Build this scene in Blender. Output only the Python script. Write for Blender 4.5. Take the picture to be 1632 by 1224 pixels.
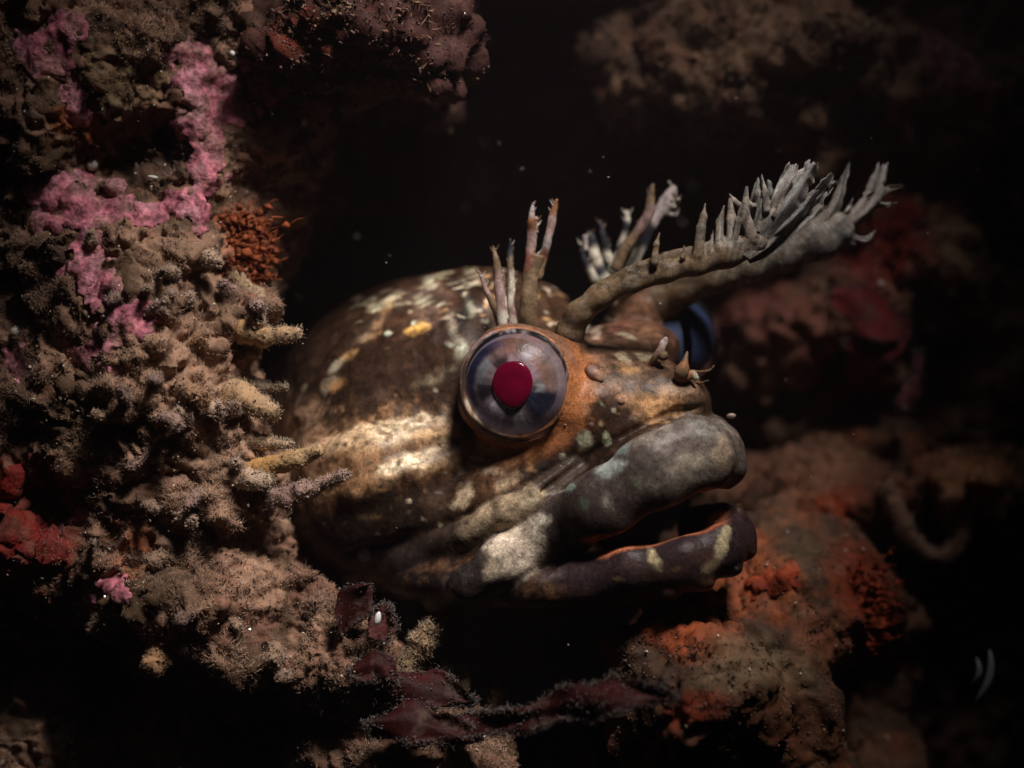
import bpy, math, random
import numpy as np
from mathutils import Vector

# ------------------------------------------------------------------ scene, camera, light
for o in list(bpy.data.objects): bpy.data.objects.remove(o)
scene = bpy.context.scene
C = scene.collection
random.seed(7); rng = np.random.default_rng(7)
D = 30.0                                    # camera distance; 100 photo pixels = 1 unit (about 1 cm) at y = 0
cam_d = bpy.data.cameras.new('camera'); cam = bpy.data.objects.new('camera', cam_d); C.objects.link(cam)
cam.location = (0, -D, 0); cam.rotation_euler = (math.pi/2, 0, 0)
cam_d.sensor_width = 36; cam_d.lens = 36*D/16.32
cam_d.clip_start = 0.5; cam_d.clip_end = 500
cam_d.dof.use_dof = True; cam_d.dof.focus_distance = 29.1; cam_d.dof.aperture_fstop = 0.075
scene.camera = cam
world = bpy.data.worlds.new('World'); scene.world = world; world.use_nodes = True
wn = world.node_tree.nodes; wl = world.node_tree.links
sky = wn.new('ShaderNodeTexSky'); sky.sky_type = 'NISHITA'; sky.sun_disc = False
SUN_EL, SUN_AZ = math.radians(58), math.radians(200)
sky.sun_elevation = SUN_EL; sky.sun_rotation = SUN_AZ
wl.new(sky.outputs[0], wn['Background'].inputs[0]); wn['Background'].inputs[1].default_value = 0.0009
# daylight that reaches this depth: almost nothing
sun_d = bpy.data.lights.new('sun', 'SUN'); sun_d.energy = 0.04; sun_d.angle = math.radians(25); sun_d.color = (.8, .95, 1)
sun = bpy.data.objects.new('sun', sun_d); C.objects.link(sun)
sun.rotation_euler = Vector((-.12, .55, -.83)).to_track_quat('-Z', 'Y').to_euler()
# the diver's snooted lamp, held above and in front of the crevice
st_d = bpy.data.lights.new('dive_lamp', 'SPOT'); st_d.energy = 96000; st_d.spot_size = math.radians(28.5); st_d.spot_blend = 1.0
st_d.shadow_soft_size = 4.5; st_d.color = (1, .92, .87)
strobe = bpy.data.objects.new('dive_lamp', st_d); C.objects.link(strobe)
strobe.location = (7.5, -15, 25)
strobe.rotation_euler = (Vector((-.9, 0, .5)) - strobe.location).to_track_quat('-Z', 'Y').to_euler()
vs = scene.view_settings; vs.view_transform = 'Standard'; vs.look = 'None'; vs.gamma = 1; vs.exposure = 0
scene.cycles.use_denoising = True
scene.cycles.max_bounces = 5; scene.cycles.diffuse_bounces = 3; scene.cycles.transparent_max_bounces = 8; scene.cycles.use_adaptive_sampling = True; scene.cycles.adaptive_threshold = .015
scene.cycles.sample_clamp_indirect = 4

# ------------------------------------------------------------------ helpers
def P(px, py, y=0.0):
    s = (D+y)/D
    return np.array([(px-816)/100*s, y, (612-py)/100*s], dtype=np.float32)
def topix(v):
    s = D/(D+v[:, 1])
    return v[:, 0]*s*100+816, 612-v[:, 2]*s*100

_T = rng.random((64, 64, 64)).astype(np.float32)
def vnoise(p, f=1.0, off=0.0):
    q = p*f+off+100.37
    i = np.floor(q).astype(np.int64); t = (q-i).astype(np.float32); t = t*t*t*(t*(t*6-15)+10)
    i &= 63; j = (i+1) & 63
    x0, y0, z0 = i[:, 0], i[:, 1], i[:, 2]; x1, y1, z1 = j[:, 0], j[:, 1], j[:, 2]
    tx, ty, tz = t[:, 0], t[:, 1], t[:, 2]
    a = _T[x0, y0, z0]*(1-tx)+_T[x1, y0, z0]*tx; b = _T[x0, y1, z0]*(1-tx)+_T[x1, y1, z0]*tx
    c = _T[x0, y0, z1]*(1-tx)+_T[x1, y0, z1]*tx; d = _T[x0, y1, z1]*(1-tx)+_T[x1, y1, z1]*tx
    return ((a*(1-ty)+b*ty)*(1-tz)+(c*(1-ty)+d*ty)*tz)*2-1
def fbm(p, f=1.0, n=4, off=0.0):
    r = 0; a = 1.0; s = 0
    for k in range(n):
        r = r+a*vnoise(p, f*2.03**k, off+17.1*k); s += a; a *= .5
    return r/s*1.6
_W = rng.random((32, 32, 32, 3)).astype(np.float32)
def worley(p, f=1.0, off=0.0):
    q = (p*f+off+50).astype(np.float32); i = np.floor(q).astype(np.int64); best = np.full(len(p), 9., np.float32)
    for dx in (-1, 0, 1):
        for dy in (-1, 0, 1):
            for dz in (-1, 0, 1):
                c = i+np.array([dx, dy, dz]); k = c & 31
                d = c+_W[k[:, 0], k[:, 1], k[:, 2]]-q
                best = np.minimum(best, (d*d).sum(1))
    return np.sqrt(best)
def smooth(e0, e1, x):
    t = np.clip((x-e0)/(e1-e0), 0, 1); return t*t*(3-2*t)
def smin(a, b, k):
    h = np.clip(.5+.5*(b-a)/k, 0, 1); return b*(1-h)+a*h-k*h*(1-h)
def smax(a, b, k): return -smin(-a, -b, k)
def ell(p, c, r, rot=0.0):
    q = p-np.asarray(c, np.float32)
    if rot:
        a = math.radians(rot); cx, sx = math.cos(a), math.sin(a)
        q = np.stack([q[:, 0]*cx+q[:, 2]*sx, q[:, 1], -q[:, 0]*sx+q[:, 2]*cx], 1)
    r = np.asarray(r, np.float32)
    k0 = np.sqrt(((q/r)**2).sum(1)); k1 = np.sqrt(((q/(r*r))**2).sum(1))
    return k0*(k0-1)/np.maximum(k1, 1e-6)
def chain(p, pts, k=0.05, flat=1.0):
    d = None
    for (a, ra), (b, rb) in zip(pts[:-1], pts[1:]):
        ba = b-a; q = p-a
        m = np.array([1, flat, 1], np.float32); qq = q*m; bb = ba*m
        h = np.clip((qq@bb)/(bb@bb), 0, 1)
        e = np.sqrt(((qq-h[:, None]*bb)**2).sum(1))-(ra+(rb-ra)*h)
        if flat != 1: e = e/ (flat**.35)
        d = e if d is None else smin(d, e, k)
    return d
def ch(*pts): return [(P(a, b, c), r) for a, b, c, r in pts]

def surface(fn, lo, hi, h, margin=1.7):
    """sparse surface nets of a signed distance function"""
    lo = np.asarray(lo, float); hi = np.asarray(hi, float); K = 4
    n = (np.ceil((hi-lo)/(h*K)).astype(int))*K+1
    nc = (n-1)//K+1
    g = [lo[i]+np.arange(nc[i])*h*K for i in range(3)]
    X = np.stack(np.meshgrid(*g, indexing='ij'), -1).reshape(-1, 3).astype(np.float32)
    fc = fn(X).reshape(nc)
    F = np.repeat(np.repeat(np.repeat(fc, K, 0), K, 1), K, 2)
    o = K//2
    F = np.pad(F, ((o, 0), (o, 0), (o, 0)), mode='edge')[:n[0], :n[1], :n[2]].astype(np.float32)
    act = np.abs(F) < h*K*margin
    idx = np.argwhere(act)
    pts = (lo+idx*h).astype(np.float32)
    vals = np.empty(len(pts), np.float32)
    for s in range(0, len(pts), 600000): vals[s:s+600000] = fn(pts[s:s+600000])
    F[act] = vals
    # close the domain's faces
    for ax in range(3):
        sl = [slice(None)]*3
        for e in (0, -1):
            sl[ax] = e; F[tuple(sl)] = np.maximum(F[tuple(sl)], h*.5)
    S = F < 0
    c = n-1
    cnt = np.zeros(c, np.int8)
    for i in (0, 1):
        for j in (0, 1):
            for k in (0, 1): cnt += S[i:c[0]+i, j:c[1]+j, k:c[2]+k]
    cells = np.argwhere((cnt > 0) & (cnt < 8))
    vid = np.full(c, -1, np.int64); vid[tuple(cells.T)] = np.arange(len(cells))
    acc = np.zeros((len(cells), 3)); num = np.zeros(len(cells))
    corner = {(i, j, k): F[cells[:, 0]+i, cells[:, 1]+j, cells[:, 2]+k] for i in (0, 1) for j in (0, 1) for k in (0, 1)}
    for a in corner:
        for ax in range(3):
            if a[ax] == 0:
                b = list(a); b[ax] = 1; b = tuple(b)
                fa, fb = corner[a], corner[b]; m = (fa < 0) != (fb < 0)
                t = np.where(m, fa/np.where(m, fa-fb, 1), 0)
                pa = np.zeros((len(cells), 3)); pa[:] = a; pa[:, ax] += t
                acc += pa*m[:, None]; num += m
    V = (lo+(cells+acc/num[:, None])*h).astype(np.float32)
    quads = []
    for ax in range(3):
        u, w = (ax+1) % 3, (ax+2) % 3
        s0 = [slice(None)]*3; s1 = [slice(None)]*3
        s0[ax] = slice(0, c[ax]); s1[ax] = slice(1, c[ax]+1)
        for q in (u, w): s0[q] = s1[q] = slice(1, c[q])
        A, B = S[tuple(s0)], S[tuple(s1)]
        for m, flip in ((A & ~B, False), (~A & B, True)):
            e = np.argwhere(m)
            e[:, u] += 1; e[:, w] += 1
            def cell(du, dw):
                q = e.copy(); q[:, u] -= du; q[:, w] -= dw; return vid[q[:, 0], q[:, 1], q[:, 2]]
            f = np.stack([cell(1, 1), cell(0, 1), cell(0, 0), cell(1, 0)], 1)
            quads.append(f[:, ::-1] if flip else f)
    return V, np.concatenate(quads)

def normals(V, Fq):
    a, b, c, d = V[Fq[:, 0]], V[Fq[:, 1]], V[Fq[:, 2]], V[Fq[:, 3]]
    fn = np.cross(c-a, d-b); N = np.zeros_like(V)
    for i in range(4):
        for k in range(3): N[:, k] += np.bincount(Fq[:, i], fn[:, k], len(V))
    return N/np.maximum(np.linalg.norm(N, axis=1, keepdims=True), 1e-9)

def mesh(name, V, Fs, mat, parent=None, col=None, flat=False):
    me = bpy.data.meshes.new(name); V = np.asarray(V, np.float32)
    if isinstance(Fs, np.ndarray):
        k = Fs.shape[1]
        me.vertices.add(len(V)); me.vertices.foreach_set('co', V.ravel())
        me.loops.add(Fs.size); me.loops.foreach_set('vertex_index', Fs.ravel().astype(np.int32))
        me.polygons.add(len(Fs)); me.polygons.foreach_set('loop_start', np.arange(0, Fs.size, k, dtype=np.int32))
        me.update(calc_edges=True)
    else:
        me.from_pydata(V.tolist(), [], Fs); me.update()
    me.polygons.foreach_set('use_smooth', np.full(len(me.polygons), not flat))
    if col is not None:
        c = np.ones((len(V), 4), np.float32); c[:, :3] = np.clip(col, 0, 1)
        at = me.color_attributes.new('tone', 'FLOAT_COLOR', 'POINT'); at.data.foreach_set('color', c.ravel())
    me.materials.append(mat)
    o = bpy.data.objects.new(name, me); C.objects.link(o)
    if parent: o.parent = parent
    return o
def tag(o, label=None, cat=None, group=None, kind=None):
    if label: o['label'] = label
    if cat: o['category'] = cat
    if group: o['group'] = group
    if kind: o['kind'] = kind
    return o
def thing(name, label, cat, loc=(0, 0, 0), group=None):
    o = bpy.data.objects.new(name, None); C.objects.link(o); o.empty_display_size = .2; o.location = [float(x) for x in loc]
    return tag(o, label, cat, group)

def tube(pts, rad, seg=10, flat=1.0, cap=True, bump=0.0, seed=0):
    """swept tube through points; returns V, quads(list), t per vertex"""
    pts = np.asarray(pts, float); rad = np.asarray(rad, float)
    L = np.concatenate([[0], np.cumsum(np.linalg.norm(np.diff(pts, axis=0), axis=1))]); n = max(8, int(L[-1]/.05))
    t = np.linspace(0, L[-1], n)
    def cr(v):                               # smooth resample
        return np.stack([np.interp(t, L, v[:, k]) for k in range(v.shape[1])], 1)
    c = cr(pts); r = np.interp(t, L, rad)
    for _ in range(max(1, n//8)):
        c[1:-1] = c[1:-1]*.5+(c[:-2]+c[2:])*.25
        r[1:-1] = r[1:-1]*.5+(r[:-2]+r[2:])*.25
    tg = np.gradient(c, axis=0); tg /= np.linalg.norm(tg, axis=1, keepdims=True)
    side = np.cross(tg, [0, -1, 0]); side /= np.maximum(np.linalg.norm(side, axis=1, keepdims=True), 1e-6)
    up = np.cross(side, tg)
    a = np.linspace(0, 2*math.pi, seg, endpoint=False)
    V = (c[:, None]+r[:, None, None]*(np.cos(a)[None, :, None]*side[:, None]+np.sin(a)[None, :, None]*up[:, None]/flat)).reshape(-1, 3)
    tt = np.repeat(t/L[-1], seg)
    if bump:
        Vf = V.astype(np.float32); ctr = np.repeat(c, seg, 0)
        V = ctr+(V-ctr)*(1+bump*fbm(Vf, 5, 3, seed)[:, None])
    F = [(i*seg+j, i*seg+(j+1) % seg, (i+1)*seg+(j+1) % seg, (i+1)*seg+j) for i in range(n-1) for j in range(seg)]
    if cap:
        F.append(tuple(range(seg-1, -1, -1))); F.append(tuple((n-1)*seg+j for j in range(seg)))
    return V, F, tt
def join(parts):
    Vs, Fs, Cs, o = [], [], [], 0
    for V, F, c in parts:
        Vs.append(V); Fs += [tuple(i+o for i in f) for f in F]; Cs.append(np.broadcast_to(c, (len(V), 3))); o += len(V)
    return np.concatenate(Vs), Fs, np.concatenate(Cs)

# ------------------------------------------------------------------ materials
def material(name, color=None, rough=.5, spec=.3, bump=0.0, bscale=20., var=.25, vscale=6., sheen=0, sss=0, trans=0, coat=0, speck=None, fine=()):
    m = bpy.data.materials.new(name); m.use_nodes = True
    nt = m.node_tree; n = nt.nodes; l = nt.links; b = n['Principled BSDF']
    if color is None:
        a = n.new('ShaderNodeAttribute'); a.attribute_name = 'tone'; src = a.outputs['Color']
    else:
        a = n.new('ShaderNodeRGB'); a.outputs[0].default_value = (*color, 1); src = a.outputs[0]
    tc = n.new('ShaderNodeTexCoord')
    if var:
        nz = n.new('ShaderNodeTexNoise'); nz.inputs['Scale'].default_value = vscale; nz.inputs['Detail'].default_value = 6; nz.inputs['Roughness'].default_value = .65
        l.new(tc.outputs['Object'], nz.inputs['Vector'])
        mr = n.new('ShaderNodeMapRange'); mr.inputs[1].default_value = .3; mr.inputs[2].default_value = .7
        mr.inputs[3].default_value = 1-var; mr.inputs[4].default_value = 1+var; l.new(nz.outputs[0], mr.inputs[0])
        mx = n.new('ShaderNodeVectorMath'); mx.operation = 'MULTIPLY'; l.new(src, mx.inputs[0]); l.new(mr.outputs[0], mx.inputs[1]); src = mx.outputs[0]
    if speck:
        sc, amt = speck
        vo = n.new('ShaderNodeTexVoronoi'); vo.inputs['Scale'].default_value = sc; l.new(tc.outputs['Object'], vo.inputs['Vector'])
        mr = n.new('ShaderNodeMapRange'); mr.inputs[1].default_value = .15; mr.inputs[2].default_value = .6
        mr.inputs[3].default_value = 1-amt; mr.inputs[4].default_value = 1+amt*.5; l.new(vo.outputs['Distance'], mr.inputs[0])
        mx = n.new('ShaderNodeVectorMath'); mx.operation = 'MULTIPLY'; l.new(src, mx.inputs[0]); l.new(mr.outputs[0], mx.inputs[1]); src = mx.outputs[0]
    for sc, lo, hi, m0, m1 in fine:
        nz = n.new('ShaderNodeTexNoise'); nz.inputs['Scale'].default_value = sc; nz.inputs['Detail'].default_value = 5; nz.inputs['Roughness'].default_value = .7; nz.inputs['Distortion'].default_value = .6
        l.new(tc.outputs['Object'], nz.inputs['Vector'])
        mr = n.new('ShaderNodeMapRange'); mr.interpolation_type = 'SMOOTHSTEP'; mr.inputs[1].default_value = lo; mr.inputs[2].default_value = hi; mr.inputs[3].default_value = m0; mr.inputs[4].default_value = m1; l.new(nz.outputs[0], mr.inputs[0])
        mx = n.new('ShaderNodeVectorMath'); mx.operation = 'MULTIPLY'; l.new(src, mx.inputs[0]); l.new(mr.outputs[0], mx.inputs[1]); src = mx.outputs[0]
    l.new(src, b.inputs['Base Color'])
    b.inputs['Roughness'].default_value = rough; b.inputs['Specular IOR Level'].default_value = spec
    if sheen: b.inputs['Sheen Weight'].default_value = sheen; b.inputs['Sheen Roughness'].default_value = .5
    if sss:
        b.inputs['Subsurface Weight'].default_value = sss; b.inputs['Subsurface Radius'].default_value = (1, .45, .25); b.inputs['Subsurface Scale'].default_value = .12
    if coat: b.inputs['Coat Weight'].default_value = coat; b.inputs['Coat Roughness'].default_value = .12
    if bump:
        nz = n.new('ShaderNodeTexNoise'); nz.inputs['Scale'].default_value = bscale; nz.inputs['Detail'].default_value = 5; l.new(tc.outputs['Object'], nz.inputs['Vector'])
        bp = n.new('ShaderNodeBump'); bp.inputs['Strength'].default_value = bump; bp.inputs['Distance'].default_value = .04
        l.new(nz.outputs[0], bp.inputs['Height']); l.new(bp.outputs[0], b.inputs['Normal'])
    if trans:
        out = n['Material Output']; tr = n.new('ShaderNodeBsdfTranslucent'); l.new(src, tr.inputs[0])
        ms = n.new('ShaderNodeMixShader'); ms.inputs[0].default_value = trans
        l.new(b.outputs[0], ms.inputs[1]); l.new(tr.outputs[0], ms.inputs[2]); l.new(ms.outputs[0], out.inputs[0])
    return m
M = {}
M['skin'] = material('fish_skin', rough=.4, spec=.12, bump=.24, bscale=15, var=.4, vscale=5, speck=(30, .3), fine=((9, .50, .68, 1.0, 1.5), (15, .50, .66, 1.0, .6), (26, .60, .70, 1.0, 1.6)))
M['cirrus'] = material('cirrus_skin', rough=.45, spec=.2, bump=.2, bscale=22, var=.2, vscale=12, speck=(36, .25), trans=.35, fine=((16, .5, .66, 1.0, .6), (28, .56, .68, 1.0, 1.6)))
M['iris'] = material('iris', rough=.35, spec=.25, bump=.15, bscale=18, var=.25, vscale=14)
M['pupil'] = material('pupil', (.095, .001, .012), rough=.15, spec=.4, var=.3, vscale=5)
M['rock'] = material('encrusted_rock', rough=.75, spec=.2, bump=.7, bscale=9, var=.45, vscale=5, sheen=.0)
M['turf'] = material('algal_turf', rough=.8, spec=.15, bump=.8, bscale=14, var=.35, vscale=7, sheen=.25, trans=.08)
M['pink'] = material('coralline_crust', rough=.6, spec=.25, bump=1.0, bscale=13, var=.55, vscale=9, speck=(11, .35))
M['sponge'] = material('sponge', rough=.7, spec=.25, bump=.8, bscale=16, var=.3, vscale=8, sss=.0, trans=.08)
M['alga'] = material('red_alga', rough=.6, spec=.15, bump=.5, bscale=12, var=.35, vscale=6, trans=.25)
M['shell'] = material('shell', rough=.25, spec=.6, bump=.1, var=.12)
M['grain'] = material('glint_grain', rough=.2, spec=.8, var=0)
def cornea_mat():
    m = bpy.data.materials.new('cornea'); m.use_nodes = True; nt = m.node_tree; n = nt.nodes; l = nt.links
    n.remove(n['Principled BSDF'])
    tr = n.new('ShaderNodeBsdfTransparent'); tr.inputs[0].default_value = (.93, .93, .96, 1)
    gl = n.new('ShaderNodeBsdfGlossy'); gl.inputs['Roughness'].default_value = .2; gl.inputs[0].default_value = (.8, .85, 1, 1)
    fr = n.new('ShaderNodeFresnel'); fr.inputs[0].default_value = 1.12
    ms = n.new('ShaderNodeMixShader'); l.new(fr.outputs[0], ms.inputs[0]); l.new(tr.outputs[0], ms.inputs[1]); l.new(gl.outputs[0], ms.inputs[2])
    l.new(ms.outputs[0], n['Material Output'].inputs[0]); return m
M['cornea'] = cornea_mat()
def limbus_mat():
    m = material('limbus', rough=.3, spec=.3, var=.2); n = m.node_tree.nodes; l = m.node_tree.links
    tr = n.new('ShaderNodeBsdfTransparent'); ms = n.new('ShaderNodeMixShader'); ms.inputs[0].default_value = .24
    l.new(tr.outputs[0], ms.inputs[1]); l.new(n['Principled BSDF'].outputs[0], ms.inputs[2]); l.new(ms.outputs[0], n['Material Output'].inputs[0]); return m
M['limbus'] = limbus_mat()

# ------------------------------------------------------------------ painted tone maps (pigment, with some shade painted into the fish)
def paint(V, base, blobs, seed=0, warp=12, fine=None):
    """blobs: (px, py, rx, ry, angle, colour, strength, softness)"""
    px, py = topix(V)
    wx = fbm(V, 2.2, 4, seed+3)*warp; wy = fbm(V, 2.2, 4, seed+41)*warp
    jag = fbm(V, 6, 4, seed+9)*.42
    x, y = px+wx, py+wy
    col = np.tile(np.asarray(base, np.float32), (len(V), 1)) if np.ndim(base) == 1 else base.copy()
    for cx, cy, rx, ry, ang, c, s, soft in blobs:
        a = math.radians(ang); dx, dy = x-cx, y-cy
        u = (dx*math.cos(a)-dy*math.sin(a))/rx; v = (dx*math.sin(a)+dy*math.cos(a))/ry
        d = np.sqrt(u*u+v*v)+jag*(1.1-soft*.5)
        m = smooth(1+soft*.75, 1-soft*.75, d)*s
        if fine is not None: m = m*(.45+.55*smooth(-.35, .25, fine+(1-d)*.7))
        col += (np.asarray(c, np.float32)-col)*m[:, None]
    return col

# ------------------------------------------------------------------ rock of the crevice
def rbox(p, c, hs, r):
    q = np.abs(p-np.asarray(c, np.float32))-(np.asarray(hs, np.float32)-r)
    return np.sqrt((np.maximum(q, 0)**2).sum(1))+np.minimum(q.max(1), 0)-r
HOLE = [(P(830, 600, -4), 3.3), (P(760, 590, 2), 3.6), (P(560, 560, 9), 3.6), (P(480, 560, 16), 3.2)]
def hole(p): return chain(p, HOLE, .6)
def left_fn(p):
    d = rbox(p, (-9.6, 5.2, 0), (6.0, 5.4, 10), 2.0)
    d = smin(d, ell(p, P(250, 620, .4), (1.7, 1.4, 2.4)), .6)
    d = smin(d, ell(p, P(330, 740, .3), (1.15, 1.1, 2.0)), .5)
    d = smin(d, ell(p, P(380, 500, .6), (.8, 1.0, .9)), .4)
    d = smin(d, ell(p, P(330, 1010, .2), (1.9, 1.6, 1.5), -18), .5)
    d = smin(d, ell(p, P(520, 1050, .2), (1.35, 1.5, .95), -22), .4)
    d = smin(d, ell(p, P(430, 240, 1.6), (.75, 1.0, .7)), .4)
    d = smin(d, ell(p, P(640, 1210, .6), (1.9, 1.6, .95), -10), .4)
    d = smax(d, -chain(p, [(P(770, 600, -3), 2.95), (P(720, 600, 2.2), 3.0), (P(560, 600, 9), 3.4)], .5), .35)
    d = smax(d, -ell(p, P(200, 235, -.4), (1.1, .9, .6), 10), .4)
    d = smax(d, -ell(p, P(150, 670, -1.2), (.9, .9, .5), 0), .4)
    d = smax(d, -ell(p, P(60, 810, -.8), (1.2, 1.3, .9), 0), .4)
    d = smax(d, -ell(p, P(60, 1190, -1.2), (2.9, 2.2, 2.4), -20), .5)
    d = smax(d, -ell(p, P(-40, 420, -1.0), (1.0, 1.4, 2.6), 0), .5)
    return d+fbm(p, .55, 4, 3)*.42
def over_fn(p):
    d = rbox(p, P(760, -330, 8.2), (9, 5.6, 4.6), 1.6)
    d = smin(d, ell(p, P(560, 60, 3.6), (2.6, 1.6, 1.5)), .6)
    d = smin(d, ell(p, P(1180, 100, 4.2), (2.6, 1.4, 1.6)), .6)
    d = smin(d, ell(p, P(1300, 210, 4.6), (1.0, .9, 1.0)), .4)
    d = smin(d, ell(p, P(590, 50, .5), (2.1, 1.3, 1.2)), .5)
    d = smax(d, -ell(p, P(850, 90, 2.6), (1.25, 3.4, 1.8)), .5)
    d = np.minimum(d, rbox(p, (0, 12, 9.6), (12, 4.2, 6.2), 1.5))  # deep rock mass added to keep lamplight off the back wall
    return d+fbm(p, .6, 4, 23)*.5
def right_fn(p):
    d = rbox(p, (12.2, 9.8, .5), (8.3, 4.2, 10), 1.8)
    d = smin(d, ell(p, P(1420, 480, 5.2), (1.7, 1.2, 1.6)), .6)
    d = smin(d, ell(p, P(1210, 530, 6.2), (1.2, 1.0, .9)), .6)
    d = smin(d, ell(p, P(1540, 780, 4.4), (1.5, 1.2, .8)), .5)
    d = smin(d, ell(p, P(1500, 130, 5), (1.5, 1.2, 1.6)), .5)
    d = smax(d, -ell(p, P(1485, 825, 3.4), (.62, 1.6, .62)), .15)
    d = smax(d, -ell(p, P(1560, 560, 3.6), (1.1, 1.8, .8)), .3)
    return d+fbm(p, .7, 4, 31)*.5
def ledge_fn(p):
    d = ell(p, P(1240, 1090, 3.2), (2.7, 3.2, 3.0), 8)
    d = smin(d, ell(p, P(1105, 1105, .2), (1.3, 2.6, 1.45), 12), .5)
    d = smin(d, ell(p, P(1320, 800, 5.4), (2.4, 2.2, 1.3), 10), .6)
    d = smin(d, ell(p, P(1000, 1270, 2.5), (2.6, 3, 1.3)), .5)
    d = smin(d, rbox(p, P(1000, 1520, 5), (7, 5, 2), 1), .8)
    d = smax(d, -ell(p, P(1530, 1130, .6), (2.1, 3.4, 2.2), 20), .3)
    return d+fbm(p, .8, 4, 51)*.34
def back_fn(p):
    return rbox(p, (0, 30, 0), (28, 4, 20), 1)+fbm(p, .4, 3, 77)*.6

BROWN = (.235, .134, .086); TAN = (.35, .212, .138); DKB = (.07, .04, .022); PINK = (.40, .125, .16); RED = (.20, .012, .008); ORNG = (.42, .10, .02)
BLK = (.02, .012, .009)
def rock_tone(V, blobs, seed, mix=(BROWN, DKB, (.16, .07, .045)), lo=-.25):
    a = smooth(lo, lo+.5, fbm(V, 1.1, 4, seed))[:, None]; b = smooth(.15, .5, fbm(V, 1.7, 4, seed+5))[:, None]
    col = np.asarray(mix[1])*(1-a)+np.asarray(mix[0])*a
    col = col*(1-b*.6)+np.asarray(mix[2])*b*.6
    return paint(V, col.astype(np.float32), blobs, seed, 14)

# pink crust patches on the left wall: photo-pixel ellipses, one list per crust
CRUSTS = [
 ([(300, 88, 30, 26), (332, 135, 46, 48), (370, 182, 32, 26), (318, 195, 36, 30), (335, 245, 20, 45), (318, 290, 24, 32)],
  'bright pink coralline crust climbing to a point at upper left, tallest of the crusts'),
 ([(95, 305, 42, 36), (140, 335, 60, 34), (70, 345, 36, 26), (235, 335, 40, 26), (290, 320, 34, 26), (326, 356, 15, 24), (185, 320, 20, 26)],
  'wide pink coralline crust spreading sideways below the dark hollow at left'),
 ([(150, 392, 40, 26), (128, 430, 30, 34), (160, 462, 34, 36)],
  'small knobbly pink crust just below the wide pink crust, turf on both sides'),
 ([(205, 512, 36, 34), (190, 545, 30, 24), (218, 490, 16, 20)],
  'lumpy pink crust with pale edge in the middle of the left wall'),
 ([(72, 85, 42, 40), (100, 58, 26, 26), (115, 150, 16, 32), (122, 182, 20, 14), (105, 38, 40, 12)],
  'dim mauve crust in the upper left corner of the wall'),
 ([(28, 575, 18, 24)], 'tiny pink crust at the left edge below the pale round bead'),
 ([(128, 568, 22, 20), (178, 590, 24, 12)], 'small pale pink crust peeping through brown turf under the lumpy crust'),
 ([(122, 812, 26, 16), (108, 782, 14, 14), (108, 845, 9, 18)], 'small pink crust with a whitish rim above the lower left shadow'),
 ([(155, 950, 34, 20), (188, 938, 14, 14)], 'dark magenta crust low on the left wall'),
]
RIGHT_CRUSTS = [([(1500, 82, 26, 24), (1530, 110, 34, 20), (1560, 140, 24, 18)], 'dark magenta crust in the upper right corner of the crevice'),
 ([(1535, 775, 17, 15)], 'single magenta crust spot beside the dark round opening at right')]
_WARP = {}
def mask_of(V, ells, seed=5, warp=9):
    key = (id(V), len(V))
    if key not in _WARP: _WARP.clear(); px, py = topix(V); _WARP[key] = (px+fbm(V, 2.6, 4, 5)*warp*1.6, py+fbm(V, 2.6, 4, 36)*warp*1.6, V, fbm(V, 5, 3, 77))
    px, py = _WARP[key][:2]
    d = np.full(len(V), 9., np.float32)
    for cx, cy, rx, ry in ells: d = np.minimum(d, np.sqrt(((px-cx)/(rx*1.24))**2+((py-cy)/(ry*1.24))**2))
    return d*(1+.5*_WARP[key][3])                       # <1 inside
def crust(V, Fq, N, ells, label, name='coralline_crust', mat='pink', tones=(PINK, (.50, .30, .33), (.16, .04, .07)), thick=.025, knob=.09, cat='crust', group='pink crusts on the rock', seed=5):
    front = (N[:, 1] < .35)
    d = mask_of(V, ells, seed)
    d = np.where(front, d, 9)
    fm = (d[Fq] < 1.0).all(1)
    if fm.sum() < 4: return None
    F = Fq[fm]; u, inv = np.unique(F, return_inverse=True); F = inv.reshape(F.shape)
    lab = np.arange(len(u))                             # keep the largest connected piece
    for _ in range(400):
        m = lab[F].min(1); new = lab.copy()
        for i in range(4): np.minimum.at(new, F[:, i], m)
        new = new[new]
        if (new == lab).all(): break
        lab = new
    big = np.bincount(lab).argmax(); F = F[lab[F[:, 0]] == big]; u2, inv = np.unique(F, return_inverse=True); F = inv.reshape(F.shape); u = u[u2]
    v, n, dd = V[u], N[u], d[u]
    e = smooth(1.0, .72, dd)
    k = (1-worley(v, 2.6, seed))*.9+(1-worley(v, 6, seed+3))*.6+fbm(v, 5, 2, seed+1)*.4-.5
    v2 = v+n*(-.05+e*(thick+.05)+e*knob*k)[:, None]
    t = smooth(-.2, .5, fbm(v, 3, 3, seed+8))[:, None]; w = (1-smooth(.1, .75, e))[:, None]
    dk = smooth(.25, .55, fbm(v, 4.2, 3, seed+19))[:, None]
    c = np.asarray(tones[0])*(1-t*.3)+np.asarray(tones[1])*t*.3
    c = c*(1-dk*.6)+np.asarray(tones[2])*dk*.6
    c = c*(1-w*.5)+np.asarray(tones[1])*w*.5
    br = smooth(.0, .45, fbm(v, 2.4, 4, seed+27))[:, None]*(.5 if mat == 'pink' else .3); c = c*(1-br)+np.array((.20, .125, .085))*br
    c = c*(1+.45*fbm(v, 8, 2, seed+2))[:, None]
    o = mesh(name, v2, F.astype(np.int32), M[mat], None, c)
    return tag(o, label, cat, group)

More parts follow.
